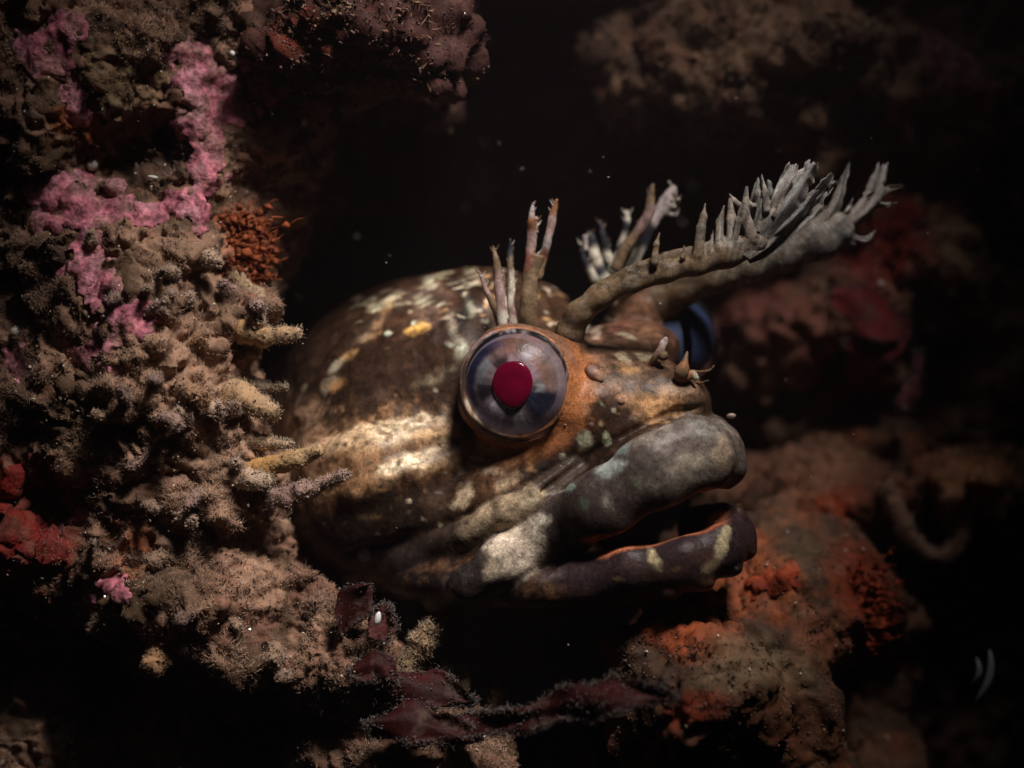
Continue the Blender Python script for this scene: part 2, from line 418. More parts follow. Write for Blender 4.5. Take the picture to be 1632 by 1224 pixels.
def build_rock(name, fn, lo, hi, h, blobs, seed, turf=None, crusts=(), mix=None, bare=None):
    V, Fq = surface(fn, lo, hi, h); N = normals(V, Fq)
    cr = np.full(len(V), 9., np.float32)
    for ells, lab in crusts:
        cr = np.minimum(cr, mask_of(V, ells))
        crust(V, Fq, N, ells, lab)
    up = smooth(.85, 1.15, cr)
    amt = (turf or .22)*up
    if bare is not None: amt = amt*bare(V)
    wv = V+np.stack([vnoise(V, 2.2, seed+q) for q in (1, 2, 3)], 1)*.22
    b1 = 1-worley(wv, 1.3, seed); b2 = 1-worley(wv, 2.9, seed+7); b3 = 1-worley(wv, 6.5, seed+11)
    amp = smooth(-.5, .4, fbm(V, .8, 2, seed+2))
    b4 = 1-worley(wv, 12.5, seed+13)
    lump = b1*1.0+b2*.9*(.4+amp)+b3*.5+b4*.22*(.3+up)-1.05
    W = V+N*(lump*amt)[:, None]
    col = rock_tone(V, blobs, seed, mix or (BROWN, DKB, (.16, .07, .045)))
    o = mesh(name, W, Fq.astype(np.int32), M['rock'], None, col)
    o['kind'] = 'structure'
    return W, Fq, normals(W, Fq), cr

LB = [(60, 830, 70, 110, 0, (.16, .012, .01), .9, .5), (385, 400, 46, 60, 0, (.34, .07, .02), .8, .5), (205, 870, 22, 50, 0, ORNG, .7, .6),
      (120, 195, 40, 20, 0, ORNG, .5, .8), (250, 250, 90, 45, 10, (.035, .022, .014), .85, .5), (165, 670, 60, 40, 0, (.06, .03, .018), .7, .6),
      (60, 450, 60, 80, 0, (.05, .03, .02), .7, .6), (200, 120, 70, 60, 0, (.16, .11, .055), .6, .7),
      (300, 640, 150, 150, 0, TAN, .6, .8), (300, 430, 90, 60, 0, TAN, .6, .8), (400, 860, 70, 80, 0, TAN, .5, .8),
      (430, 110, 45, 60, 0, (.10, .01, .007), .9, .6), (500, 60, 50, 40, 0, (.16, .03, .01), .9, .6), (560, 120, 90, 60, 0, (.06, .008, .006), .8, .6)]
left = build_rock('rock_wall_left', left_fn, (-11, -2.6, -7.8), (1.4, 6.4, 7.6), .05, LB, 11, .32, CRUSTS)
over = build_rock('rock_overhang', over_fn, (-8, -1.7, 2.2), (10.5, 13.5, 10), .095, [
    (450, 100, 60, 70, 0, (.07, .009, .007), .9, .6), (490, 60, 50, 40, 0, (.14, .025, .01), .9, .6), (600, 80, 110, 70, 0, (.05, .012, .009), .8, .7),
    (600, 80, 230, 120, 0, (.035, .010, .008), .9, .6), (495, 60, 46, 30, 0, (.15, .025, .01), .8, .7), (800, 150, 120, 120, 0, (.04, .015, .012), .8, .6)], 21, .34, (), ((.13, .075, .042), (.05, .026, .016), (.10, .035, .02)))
right = build_rock('rock_wall_right', right_fn, (2.4, 2, -8), (13, 9.6, 9), .09, [
    (1330, 600, 60, 70, 0, (.25, .03, .008), .7, .8), (1400, 380, 80, 90, 0, (.20, .012, .01), .8, .7), (1220, 500, 110, 50, 0, (.22, .07, .05), .8, .7),
    (1560, 760, 70, 40, 0, (.36, .16, .07), .7, .6), (1440, 730, 60, 30, 0, (.34, .10, .05), .6, .7)], 33, .34, RIGHT_CRUSTS)
ledge = build_rock('rock_ledge', ledge_fn, (-2.5, -3.0, -8.5), (10, 10, -.3), .07, [
    (1250, 760, 110, 36, 0, (.22, .10, .06), .8, .7), (1340, 800, 45, 22, 0, (.28, .05, .012), .9, .4), (1190, 920, 90, 60, -20, (.28, .075, .026), .85, .7),
    (1240, 930, 40, 20, 20, (.34, .07, .018), .9, .5), (1100, 1010, 60, 40, 0, (.30, .065, .02), .9, .6), (1290, 880, 60, 50, 0, (.07, .045, .026), .8, .7),
    (1200, 1080, 90, 60, 0, (.15, .10, .055), .8, .7), (1380, 960, 50, 100, 20, (.16, .025, .008), .9, .6), (1130, 1140, 60, 30, 0, (.22, .03, .01), .8, .6), (1250, 1160, 110, 60, 0, (.10, .035, .016), .8, .7),
    (1160, 830, 40, 30, 0, (.05, .035, .022), .7, .6), (1320, 1020, 50, 40, 0, (.18, .05, .02), .6, .7), (1400, 790, 60, 50, 0, (.10, .03, .015), .8, .7)], 44, .19, (), ((.14, .066, .036), (.05, .027, .016), (.20, .05, .018)))
build_rock('rock_wall_back', back_fn, (-26, 24, -18), (26, 33, 18), .5, [], 66, .2, (), ((.05, .03, .025), (.02, .012, .01), (.05, .02, .015)))

# ------------------------------------------------------------------ the fish
fish = thing('fish', 'brown mottled fish with red pupil and branched crest peering out of the crevice', 'fish', tuple(P(740, 990, 2)))
FL = np.array(fish.location, np.float32)
EYE = P(823, 613, -.55); EYE2 = P(1069, 541, 2.35)
def base_fn(p):
    d = ell(p, P(712, 650, 2.6), (2.85, 2.45, 2.22), 32)
    d = smin(d, ell(p, P(622, 788, 1.5), (1.85, 1.95, 1.72), 0), .5)
    d = smin(d, chain(p, [(P(640, 660, 3), 2.2), (P(430, 640, 9), 1.7)]), .6)
    d = smin(d, ell(p, P(935, 665, .9), (1.75, 1.75, 1.25), 8), .5)
    d = smin(d, ell(p, P(1055, 640, .25), (.78, .9, .62), -10), .3)
    d = smin(d, ell(p, P(1000, 560, 1.6), (.9, 1.0, .5), 10), .35)
    d = smin(d, ell(p, P(850, 790, .6), (1.9, 1.55, 1.05), 28), .4)
    d = smin(d, ell(p, P(1010, 735, .2), (1.1, 1.3, .75), 22), .3)
    d = smin(d, ell(p, P(800, 905, .7), (2.1, 1.6, .62), 6), .35)
    return d
def on_base(px, py, fn):
    """depth of the skin under a photo pixel"""
    y = np.linspace(-3, 6, 400, dtype=np.float32); pts = np.stack([P(px, py, t) for t in y])
    k = np.nonzero(fn(pts) < 0)[0]
    return float(y[k[0]]) if len(k) else None
def on(*pts, lift=.0):
    out = []; last = 0
    for px, py, y, r in pts:
        if y is None:
            y = on_base(px, py, base_fn); y = last if y is None else y; last = y; y = y-lift*r
        last = y
        out.append((P(px, py, y), r))
    return out
ULIP = on((690, 962, None, .14), (745, 930, None, .25), (805, 893, None, .38), (880, 852, None, .46), (960, 803, -1.34, .51), (1040, 757, -1.48, .54), (1105, 728, -1.3, .56), (1130, 727, -.7, .55), (1128, 715, .2, .48), (1090, 700, 1.3, .42), lift=.12)
MAX = on((560, 925, None, .14), (640, 898, None, .19), (690, 874, None, .22), (745, 850, None, .24), (805, 815, None, .23), (850, 790, None, .19), (920, 742, None, .12), lift=-.1)
LLIP = on((650, 985, None, .05), (710, 976, None, .07), (770, 961, None, .11), (840, 943, None, .19), (920, 930, -1.15, .31), (1000, 915, -1.3, .40), (1085, 899, -1.35, .41), (1138, 874, -1.15, .42), (1158, 855, -.6, .42), (1152, 843, .1, .4), (1110, 835, 1.0, .35), lift=.15)
MOUTH = ch((800, 927, -1.5, .04), (880, 898, -1.5, .07), (960, 866, -1.4, .14), (1040, 838, -1.3, .25), (1110, 814, -1.2, .31), (1190, 790, -1.0, .30))
MOUTH2 = ch((960, 868, -1.1, .12), (1050, 836, -.95, .22), (1140, 805, -.7, .26))
RIDGE = on((480, 660, None, .12), (520, 600, None, .14), (565, 540, None, .15), (620, 490, None, .15), (690, 458, None, .13), (770, 440, None, .10), lift=-.45)
FOLD1 = on((500, 735, None, .2), (600, 715, None, .22), (700, 690, None, .2), lift=-.6)
FOLD2 = on((560, 790, None, .14), (650, 755, None, .16), (760, 715, None, .14), (800, 700, None, .1), lift=-.5)
CREASE = on((560, 880, None, .05), (640, 862, None, .07), (720, 838, None, .08), (790, 808, None, .07), (850, 768, None, .06), (930, 722, None, .04), lift=.3)
def lips_fn(p): return smin(base_fn(p), chain(p, ULIP, .2, 1.6), .07)
GROOVE = []
for a, b, r in ((850, 794, .012), (885, 770, .04), (930, 735, .065), (980, 703, .07), (1030, 677, .07), (1075, 658, .06), (1115, 650, .05)):
    yy = on_base(a, b, lips_fn); GROOVE.append((P(a, b, (yy if yy is not None else 0)-.01), r))
def body_fn(p):
    d = base_fn(p)
    d = smin(d, ell(p, EYE2+np.array([-.50, .0, .06]), (.66, .7, .74)), .22)
    d = smax(d, -ell(p, EYE2+np.array([.1, -.06, 0]), (.80, .80, .80)), .05)
    d = smin(d, ell(p, P(1025, 495, 1.95), (.5, .5, .42)), .22)
    d = smin(d, ell(p, EYE+np.array([.07, .36, -.04]), (1.02, .95, 1.02)), .14)
    d = smin(d, ell(p, P(905, 560, .15), (.3, .5, .3)), .15)
    d = smin(d, ell(p, P(965, 925, -.15), (1.8, 1.32, .50), 8), .3)
    # cheek folds
    d = smax(d, -ell(p, P(640, 585, -1.35), (1.3, 1.55, .8), 25), .5)
    d = smin(d, chain(p, RIDGE), .24)
    d = smin(d, chain(p, FOLD1), .32)
    d = smin(d, chain(p, FOLD2), .28)
    d = smax(d, -chain(p, CREASE, .05), .12)
    d = smin(d, chain(p, MAX, .05, 1.5), .10)
    d = smin(d, chain(p, ULIP, .2, 1.6), .07)
    d = smin(d, chain(p, LLIP, .15, 1.35), .13)
    d = smin(d, chain(p, ch((1160, 838, -.85, .2), (1172, 818, -.7, .14), (1178, 806, -.55, .06))), .12)
    for c in ((1182, 878, -.6, .13), (1160, 905, -1.1, .14), (1115, 928, -1.35, .15), (1065, 945, -1.4, .13)):
        d = smin(d, ell(p, P(*c[:3]), (c[3]*1.5, .2, c[3])), .08)
    d = smax(d, -chain(p, MOUTH, .1), .07)
    d = smax(d, -chain(p, MOUTH2, .1), .12)
    d = smax(d, -chain(p, GROOVE, .05), .10)
    # the eyeball's bowl
    d = smax(d, -ell(p, EYE+np.array([-.03, -.10, 0]), (.87, .87, .87)), .06)
    n = fbm(p, 1.6, 2, 90)*.035
    return d+n
V, Fq = surface(body_fn, (-5.6, -2.4, -4.4), (4.6, 7.0, 3.2), .035, 2.6)
N = normals(V, Fq)
CREAM = (.50, .385, .25); PEACH = (.52, .33, .18); TANF = (.30, .165, .075); DARK = (.014, .009, .007); DK2 = (.032, .018, .012); GRN = (.36, .38, .28)
SK = [
 (560, 620, 190, 100, -10, DK2, .9, .5), (640, 560, 130, 60, 15, (.060, .030, .018), .8, .7), (600, 660, 130, 24, 5, DARK, .75, .5),  # dark upper side: own markings with some shade put into the colour
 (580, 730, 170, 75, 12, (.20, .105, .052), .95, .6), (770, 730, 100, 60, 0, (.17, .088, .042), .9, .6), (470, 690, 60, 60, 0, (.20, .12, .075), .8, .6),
 (560, 880, 150, 85, 10, (.014, .009, .008), .97, .4), (640, 810, 100, 38, 8, (.03, .018, .013), .95, .4), (720, 790, 40, 40, 0, (.09, .05, .03), .6, .8), (700, 950, 150, 40, 0, (.012, .008, .008), .95, .4),  # black below cheek and jaw: the cheek's shadow painted into the skin
 (640, 688, 100, 20, 9, (.46, .34, .21), .8, .6), (610, 690, 70, 18, 12, CREAM, .95, .5), (665, 672, 22, 9, 10, (.66, .56, .40), .9, .4), (575, 705, 30, 22, 0, PEACH, .7, .6), (700, 688, 38, 16, 20, PEACH, .85, .5),
 (665, 733, 75, 20, 15, (.38, .27, .16), .75, .7), (640, 740, 34, 14, 15, CREAM, .9, .6), (690, 722, 34, 12, 30, CREAM, .8, .5), (612, 745, 14, 9, 0, (.62, .50, .34), .8, .5), (655, 735, 16, 12, 0, (.66, .56, .38), .7, .5),
 (742, 745, 12, 9, 30, CREAM, .7, .6), (755, 735, 10, 12, 30, CREAM, .6, .6), (738, 790, 13, 22, -20, CREAM, .85, .5), (725, 805, 10, 8, 0, CREAM, .7, .6), (780, 752, 14, 8, 20, CREAM, .6, .6),
 (810, 765, 30, 12, 30, (.40, .30, .19), .85, .5), (650, 800, 5, 5, 0, CREAM, .8, .5), (590, 825, 22, 6, 0, (.12, .07, .035), .7, .7),
 (660, 712, 50, 8, 12, (.09, .045, .022), .7, .6), (500, 760, 70, 16, 10, (.17, .09, .045), .6, .8),
 # brow streaks and back
 (615, 482, 26, 7, 25, (.42, .36, .24), .85, .5), (622, 492, 18, 7, 25, (.40, .22, .07), .7, .6), (600, 525, 10, 16, -35, (.30, .16, .07), .7, .6), (585, 535, 30, 6, 35, (.22, .15, .09), .6, .7),
 (552, 568, 24, 7, 30, (.36, .20, .08), .75, .6), (535, 580, 16, 7, 40, (.38, .34, .25), .7, .6), (527, 615, 10, 17, -20, (.40, .32, .22), .7, .6), (540, 615, 12, 12, 0, (.36, .18, .07), .7, .6),
 (663, 525, 20, 8, 8, (.58, .33, .09), .95, .4), (623, 531, 6, 5, 0, GRN, .9, .4), (658, 514, 5, 4, 0, GRN, .9, .4), (690, 500, 26, 22, 0, (.17, .11, .08), .6, .7),
 (735, 556, 13, 18, 15, GRN, .8, .6), (722, 530, 9, 22, 10, (.26, .23, .17), .7, .7), (715, 552, 8, 6, 0, GRN, .6, .6), (738, 505, 9, 26, 0, DARK, .85, .5), (748, 490, 8, 12, 30, GRN, .7, .6),
 (700, 600, 40, 10, 20, (.17, .14, .09), .6, .8), (690, 470, 40, 18, 0, (.10, .065, .05), .6, .7), (745, 465, 22, 14, 0, DARK, .7, .6),
 # face between eye and lip
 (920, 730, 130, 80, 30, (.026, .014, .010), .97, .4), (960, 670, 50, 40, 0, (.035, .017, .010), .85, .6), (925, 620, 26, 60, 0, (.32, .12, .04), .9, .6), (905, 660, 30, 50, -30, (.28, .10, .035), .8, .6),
 (930, 703, 12, 14, -20, (.30, .29, .20), .8, .5), (967, 700, 7, 10, 0, (.30, .32, .20), .8, .5), (897, 730, 5, 8, 0, (.30, .30, .20), .7, .5), (850, 735, 9, 16, 0, (.24, .11, .04), .7, .6),
 (935, 655, 8, 10, 0, (.30, .20, .12), .7, .6), (958, 675, 5, 5, 0, (.28, .18, .10), .7, .6),
 # snout
 (1010, 600, 70, 40, 0, (.13, .075, .045), .9, .6), (960, 540, 40, 34, 0, (.10, .055, .035), .8, .6), (990, 520, 40, 10, 25, (.17, .07, .05), .7, .7), (1050, 645, 38, 26, 0, (.36, .20, .09), .9, .5), (1075, 620, 36, 12, 10, (.24, .16, .11), .8, .6),
 (1010, 590, 20, 8, 0, (.30, .17, .07), .7, .6), (990, 570, 12, 8, -20, (.30, .26, .17), .7, .6), (1030, 565, 20, 6, -10, (.24, .22, .14), .6, .7), (950, 525, 12, 10, 0, (.36, .28, .21), .7, .5), (1010, 640, 22, 14, 0, (.30, .16, .08), .7, .6),
 (940, 508, 22, 5, 60, GRN, .8, .5), (1000, 535, 16, 3, -20, GRN, .7, .5), (1040, 500, 60, 40, 0, (.12, .06, .035), .9, .6), (1085, 530, 20, 50, 0, (.20, .09, .06), .6, .7), (1110, 650, 30, 30, 0, (.12, .08, .05), .6, .6),
]
r2 = random.Random(4)
for _ in range(70):                              # speckled crown
    x = r2.uniform(690, 985); yv = 415+abs(x-800)*.16+r2.uniform(0, 95)*(1-.3*(x > 900))
    SK.append((x, yv, r2.uniform(3, 10), r2.uniform(1.5, 3.5), r2.uniform(-5, 25) if x < 800 else r2.uniform(-30, 0), r2.choice([(.50, .40, .29), (.42, .42, .30), (.55, .46, .34), (.40, .24, .12)]), r2.uniform(.6, .95), .5))
for _ in range(26):
    x = r2.uniform(560, 760); yv = 470-(x-560)*.25+r2.uniform(-12, 40)
    SK.append((x, yv, r2.uniform(8, 22), r2.uniform(2, 4), r2.uniform(5, 25), r2.choice([(.36, .33, .22), (.30, .24, .15), (.44, .42, .30)]), r2.uniform(.4, .85), .6))
for _ in range(110):
    x = r2.uniform(480, 1000); yv = r2.uniform(480, 850)
    SK.append((x, yv, r2.uniform(2, 6), r2.uniform(2, 4), r2.uniform(0, 90), r2.choice([(.30, .27, .19), (.2, .11, .05), (.05, .03, .02)]), r2.uniform(.3, .7), .6))
for _ in range(120):                             # dark flecks that break up the pale cheek bands
    x = r2.uniform(470, 850); yv = 735-(x-640)*.12+r2.uniform(-70, 60)
    SK.append((x, yv, r2.uniform(3, 12), r2.uniform(2, 5), r2.uniform(-10, 40), r2.choice([(.10, .052, .026), (.06, .032, .018), (.16, .085, .04)]), r2.uniform(.5, .9), .7))
FINE = fbm(V, 10, 3, 95)
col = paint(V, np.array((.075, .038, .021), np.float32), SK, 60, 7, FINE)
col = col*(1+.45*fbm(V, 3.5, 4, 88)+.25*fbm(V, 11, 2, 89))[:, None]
lum = col@np.array((.3, .6, .1)); col = col*(.55+.45*smooth(.03, .13, lum))[:, None]  # deepens dark skin, including the painted shade of the upper side
# lips and mouth lining, chosen by distance to their cores
dul = chain(V, ULIP, .2, 1.6); dll = chain(V, LLIP, .15, 1.35); dmx = chain(V, MAX, .05, 1.5)
UL = [(745, 940, 80, 45, 30, (.016, .012, .011), .95, .5), (905, 840, 60, 70, -35, (.040, .030, .028), .97, .3), (985, 790, 70, 70, -20, (.045, .032, .029), .95, .5), (1090, 720, 95, 62, 0, (.17, .14, .115), .9, .7),
  (825, 868, 44, 50, -30, (.55, .45, .345), .98, .4), (818, 885, 9, 6, 0, (.16, .12, .10), .8, .5), (788, 905, 16, 18, 0, (.50, .40, .28), .7, .6), (856, 838, 14, 26, -20, (.70, .62, .50), .7, .5),
  (1060, 700, 30, 18, 20, (.36, .32, .28), .75, .8), (1100, 735, 34, 20, 10, (.33, .28, .215), .7, .8), (1075, 715, 12, 20, 0, (.07, .052, .045), .7, .7), (1115, 712, 18, 9, 20, (.07, .05, .042), .75, .7), (1095, 750, 20, 7, 15, (.08, .06, .05), .6, .7), (1045, 728, 14, 10, 0, (.06, .046, .042), .7, .7), (1140, 745, 14, 10, 0, (.08, .055, .04), .6, .7), (1010, 740, 26, 20, 20, (.05, .037, .034), .7, .7), (1150, 720, 16, 34, 10, (.30, .22, .15), .7, .6), (1120, 680, 30, 14, 0, (.20, .19, .16), .7, .7), (1090, 690, 16, 10, 0, (.08, .06, .055), .7, .6), (1130, 700, 14, 9, 0, (.07, .055, .05), .7, .6), (1060, 735, 18, 10, 0, (.09, .07, .06), .6, .6), (1030, 735, 20, 24, 0, (.07, .055, .05), .7, .6),
  (970, 745, 22, 16, 30, (.26, .29, .27), .85, .6), (990, 720, 12, 9, 30, (.20, .26, .24), .7, .6), (905, 775, 10, 5, 30, (.20, .27, .22), .8, .5), (970, 800, 8, 16, 0, (.16, .14, .11), .7, .6), (930, 805, 9, 8, 0, (.10, .14, .10), .6, .6), (1015, 765, 8, 9, 0, (.15, .16, .11), .6, .6),
  (1130, 790, 70, 18, 20, (.03, .02, .015), .85, .4), (1170, 770, 20, 22, 0, (.05, .03, .02), .8, .4)]
LL = [(820, 945, 60, 18, 18, (.22, .17, .16), .8, .8), (845, 955, 44, 9, 15, (.32, .14, .08), .7, .7), (740, 965, 40, 20, 0, (.06, .04, .035), .8, .5), (1042, 890, 9, 17, 28, (.42, .34, .20), .9, .5), (1152, 868, 11, 28, -14, (.40, .33, .20), .9, .5), (1135, 900, 18, 8, 30, (.34, .26, .14), .7, .5), (985, 925, 8, 3, 0, (.25, .17, .08), .8, .5), (1060, 952, 14, 4, 10, (.24, .17, .09), .6, .5), (1075, 910, 8, 5, 0, (.13, .08, .03), .7, .5)]
ucol = paint(V, np.array((.06, .043, .037), np.float32), UL, 61, 6, FINE)
lcol = paint(V, np.array((.030, .017, .019), np.float32), LL, 62, 5, FINE)
mcol = paint(V, np.array((.05, .034, .025), np.float32), [(790, 835, 85, 28, 30, (.36, .27, .17), .9, .5), (845, 805, 14, 10, 30, (.5, .4, .28), .8, .5), (818, 815, 9, 5, 0, (.12, .08, .06), .7, .5), (650, 900, 95, 50, 20, (.012, .008, .007), .95, .6)], 63, 6)  # near-black blob carries the cheek's painted shadow across the fold
w = smooth(.07, .0, dmx)[:, None]; col = col*(1-w)+mcol*w
w = smooth(.08, .0, dul)[:, None]; col = col*(1-w)+ucol*w
w = smooth(.07, .0, dll)[:, None]; col = col*(1-w)+lcol*w
px_, py_ = topix(V)
inner = smooth(.10, .0, np.abs(np.minimum(chain(V, MOUTH, .1), chain(V, MOUTH2, .1))))*smooth(-.0, .06, -np.minimum(dul, dll)*0-np.minimum(0, 0)+.05)
inner = inner*np.where((N[:, 1] > -.75) | (V[:, 1] > -.95), 1, .25)
inner = inner*smooth(1170, 1135, px_)
w = inner[:, None]; col = col*(1-w*.9)+np.array((.60, .19, .085))*w*.92
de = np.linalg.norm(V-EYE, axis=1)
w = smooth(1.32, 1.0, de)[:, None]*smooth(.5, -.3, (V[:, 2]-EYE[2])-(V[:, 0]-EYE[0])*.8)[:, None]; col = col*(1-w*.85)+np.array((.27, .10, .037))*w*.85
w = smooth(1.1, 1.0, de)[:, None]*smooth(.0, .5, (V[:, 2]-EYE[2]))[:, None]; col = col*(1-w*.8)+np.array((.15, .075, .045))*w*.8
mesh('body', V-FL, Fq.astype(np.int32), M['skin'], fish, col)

# eyes: thing > eye > iris, pupil, cornea, rim
def frame(n):
    n = np.asarray(n, float); n /= np.linalg.norm(n); s = np.cross(n, [0, 0, 1]); s /= np.linalg.norm(s); return -s, np.cross(s, n)*1.0, n
def disc(R, r0, r1, axes, ctr, na=72, nr=26, depth=None):
    S, U, n = axes; th = np.linspace(0, 2*math.pi, na, endpoint=False); rr = np.linspace(r0, r1, nr)
    RR, TH = np.meshgrid(rr, th, indexing='ij'); z = depth(RR)
    v = ctr+(RR*np.cos(TH))[..., None]*S+(RR*np.sin(TH))[..., None]*U+z[..., None]*n
    F = [(i*na+j, i*na+(j+1) % na, (i+1)*na+(j+1) % na, (i+1)*na+j) for i in range(nr-1) for j in range(na)]
    return v.reshape(-1, 3), F, RR.ravel(), TH.ravel()
def ang(th, a0, soft):                           # angular bump centred at a0 (degrees)
    d = np.abs((np.degrees(th)-a0+180) % 360-180); return smooth(soft, soft*.45, d)
def eye(ctr, n, R, far=False):
    ax = frame(n); S, U, nn = ax
    # eyeball is the part that carries the rest
    v, F, rr, th = disc(R, .001, R*.965, ax, ctr, 72, 20, lambda r: -np.sqrt(np.maximum(R*R-r*r, 0))*.9)
    ball = mesh('eye', v-FL, F, M['iris'], fish, np.tile((.045, .062, .12) if far else (.12, .06, .04), (len(v), 1)))
    # iris dome set inside the cornea
    Ri = R*.95
    v, F, rr, th = disc(Ri, R*.30, R*.97, ax, ctr, 120, 44, lambda r: np.sqrt(np.maximum(Ri*Ri*1.02-r*r, 0))*(.9 if far else .62)-.02)
    q = rr/R; V3 = np.stack([np.cos(th)*3, np.sin(th)*3, q*2], 1).astype(np.float32); nz = fbm(V3, 1.3, 4, 5)
    thn = th+nz*.15
    c = np.tile((.16, .12, .125), (len(v), 1))
    def mix(c, m, t): return c*(1-m[:, None])+np.asarray(t)*m[:, None]
    c = mix(c, ang(thn, 55, 85)*smooth(.3, .5, q), (.15, .082, .052))                 # brown upper right
    c = mix(c, ang(thn, 60, 80)*smooth(.62, .40, q)*.8, (.23, .18, .19))             # violet grey next to the pupil
    c = mix(c, ang(thn, 20, 50)*smooth(.55, .8, q)*.7, (.20, .17, .16))
    c = mix(c, ang(thn, 165, 75)*smooth(.62, .74, q), (.018, .022, .055))            # navy arc at left
    c = mix(c, ang(thn, 165, 40)*smooth(.72, .60, q)*smooth(.45, .55, q), (.14, .16, .16))
    c = mix(c, ang(thn, 120, 26)*smooth(.62, .45, q), (.035, .022, .022))
    c = mix(c, ang(thn, 195, 22)*smooth(.72, .6, q), (.022, .018, .022))
    c = mix(c, ang(thn, 245, 40), (.24, .22, .24))                                   # lilac silver below
    c = mix(c, ang(thn, 238, 20)*smooth(.75, .5, q), (.66, .62, .68))
    c = mix(c, ang(thn, 283, 15)*smooth(.4, .55, q), (.26, .28, .25))
    c = mix(c, ang(thn, 262, 13)*smooth(.42, .5, q)*.8, (.13, .11, .115))
    c = mix(c, ang(thn, 325, 36)*smooth(.9, .7, q), (.018, .02, .035))               # navy wedge lower right
    c = mix(c, ang(thn, 352, 16)*smooth(.62, .5, q)*smooth(.38, .46, q), (.20, .23, .21))
    c = mix(c, smooth(.36, .335, q)*ang(thn, 255, 75)*.9, (.75, .34, .16))           # copper pupil rim
    c = mix(c, smooth(.78, .92, q)*ang(thn, 235, 80)*.85, (.26, .21, .23))
    c = mix(c, smooth(.84, .94, q)*ang(thn, 40, 75)*.8, (.22, .11, .06))
    c = c*(.8*(1+.5*nz))[:, None]*np.array((1.06, .97, .98))
    st = np.stack([np.cos(th)*11, np.sin(th)*11, q*1.5], 1).astype(np.float32); c = c*(1+.22*fbm(st, 1.0, 3, 15))[:, None]
    if far: c = np.tile((.03, .045, .095), (len(v), 1))*(1+.4*nz)[:, None]
    mesh('iris', v-FL, F, M['iris'], ball, c)
    # pupil, a little lens standing in the iris opening
    th2 = np.linspace(0, 2*math.pi, 48, endpoint=False)
    zt = math.sqrt(Ri*Ri*1.02-(R*.33)**2)*(.9 if far else .62)-.02
    rings = []
    for f, z in ((1.0, -.03), (1.0, .012), (.9, .03), (.7, .045), (.4, .055), (.1, .06)):
        a = th2; rx = .345*R*(1+.04*np.cos(2*a-.8)); ry = .415*R*(1-.05*np.cos(3*a+1.0))
        rings.append(ctr+(f*rx*np.cos(a))[:, None]*S+(f*ry*np.sin(a))[:, None]*U+(zt+z)*nn)
    v = np.concatenate(rings); F = [(i*48+j, i*48+(j+1) % 48, (i+1)*48+(j+1) % 48, (i+1)*48+j) for i in range(5) for j in range(48)]+[tuple(5*48+j for j in range(48))]
    mesh('pupil', v-FL, F, M['pupil'], ball)
    v, F, rr, th = disc(R, .002, R*.999, ax, ctr, 72, 30, lambda r: np.sqrt(np.maximum(R*R-r*r, 0))*.93+.02)
    mesh('cornea', v-FL, F, M['cornea'], ball)
    # milky limbus where the clear dome thickens towards its edge
    v, F, rr, th = disc(R, R*.80, R*.985, ax, ctr, 96, 12, lambda r: np.sqrt(np.maximum(R*R-r*r, 0))*.91+.0)
    if not far: mesh('limbus', v-FL, F, M['limbus'], ball, np.tile((.36, .30, .36), (len(v), 1))*(1+.35*np.cos(th-math.radians(230)))[:, None])
    # soft rim of the eyelid
    a = np.linspace(0, 2*math.pi, 96, endpoint=False); b = np.linspace(0, 2*math.pi, 10, endpoint=False)
    A, B = np.meshgrid(a, b, indexing='ij'); rt = R*.055*(1+.25*np.sin(A*3+1)); rm = R*.975
    v = ctr+((rm+rt*np.cos(B))*np.cos(A))[..., None]*S+((rm+rt*np.cos(B))*np.sin(A))[..., None]*U+(rt*np.sin(B)+.03)[..., None]*nn
    v = v.reshape(-1, 3); F = [(i*10+j, ((i+1) % 96)*10+j, ((i+1) % 96)*10+(j+1) % 10, i*10+(j+1) % 10) for i in range(96) for j in range(10)]
    cc = np.where((np.cos(A.ravel()-math.radians(200)) > 0)[:, None], (.20, .125, .12), (.24, .10, .045))*(1 if not far else .3)
    if not far: mesh('eyelid_rim', v-FL, F, M['skin'], ball, cc)
    return ball
eye(EYE, (-.13, -.99, .02), .885)
eye(EYE2+np.array([.06, 0, 0]), (.93, .32, .1), .80, True)

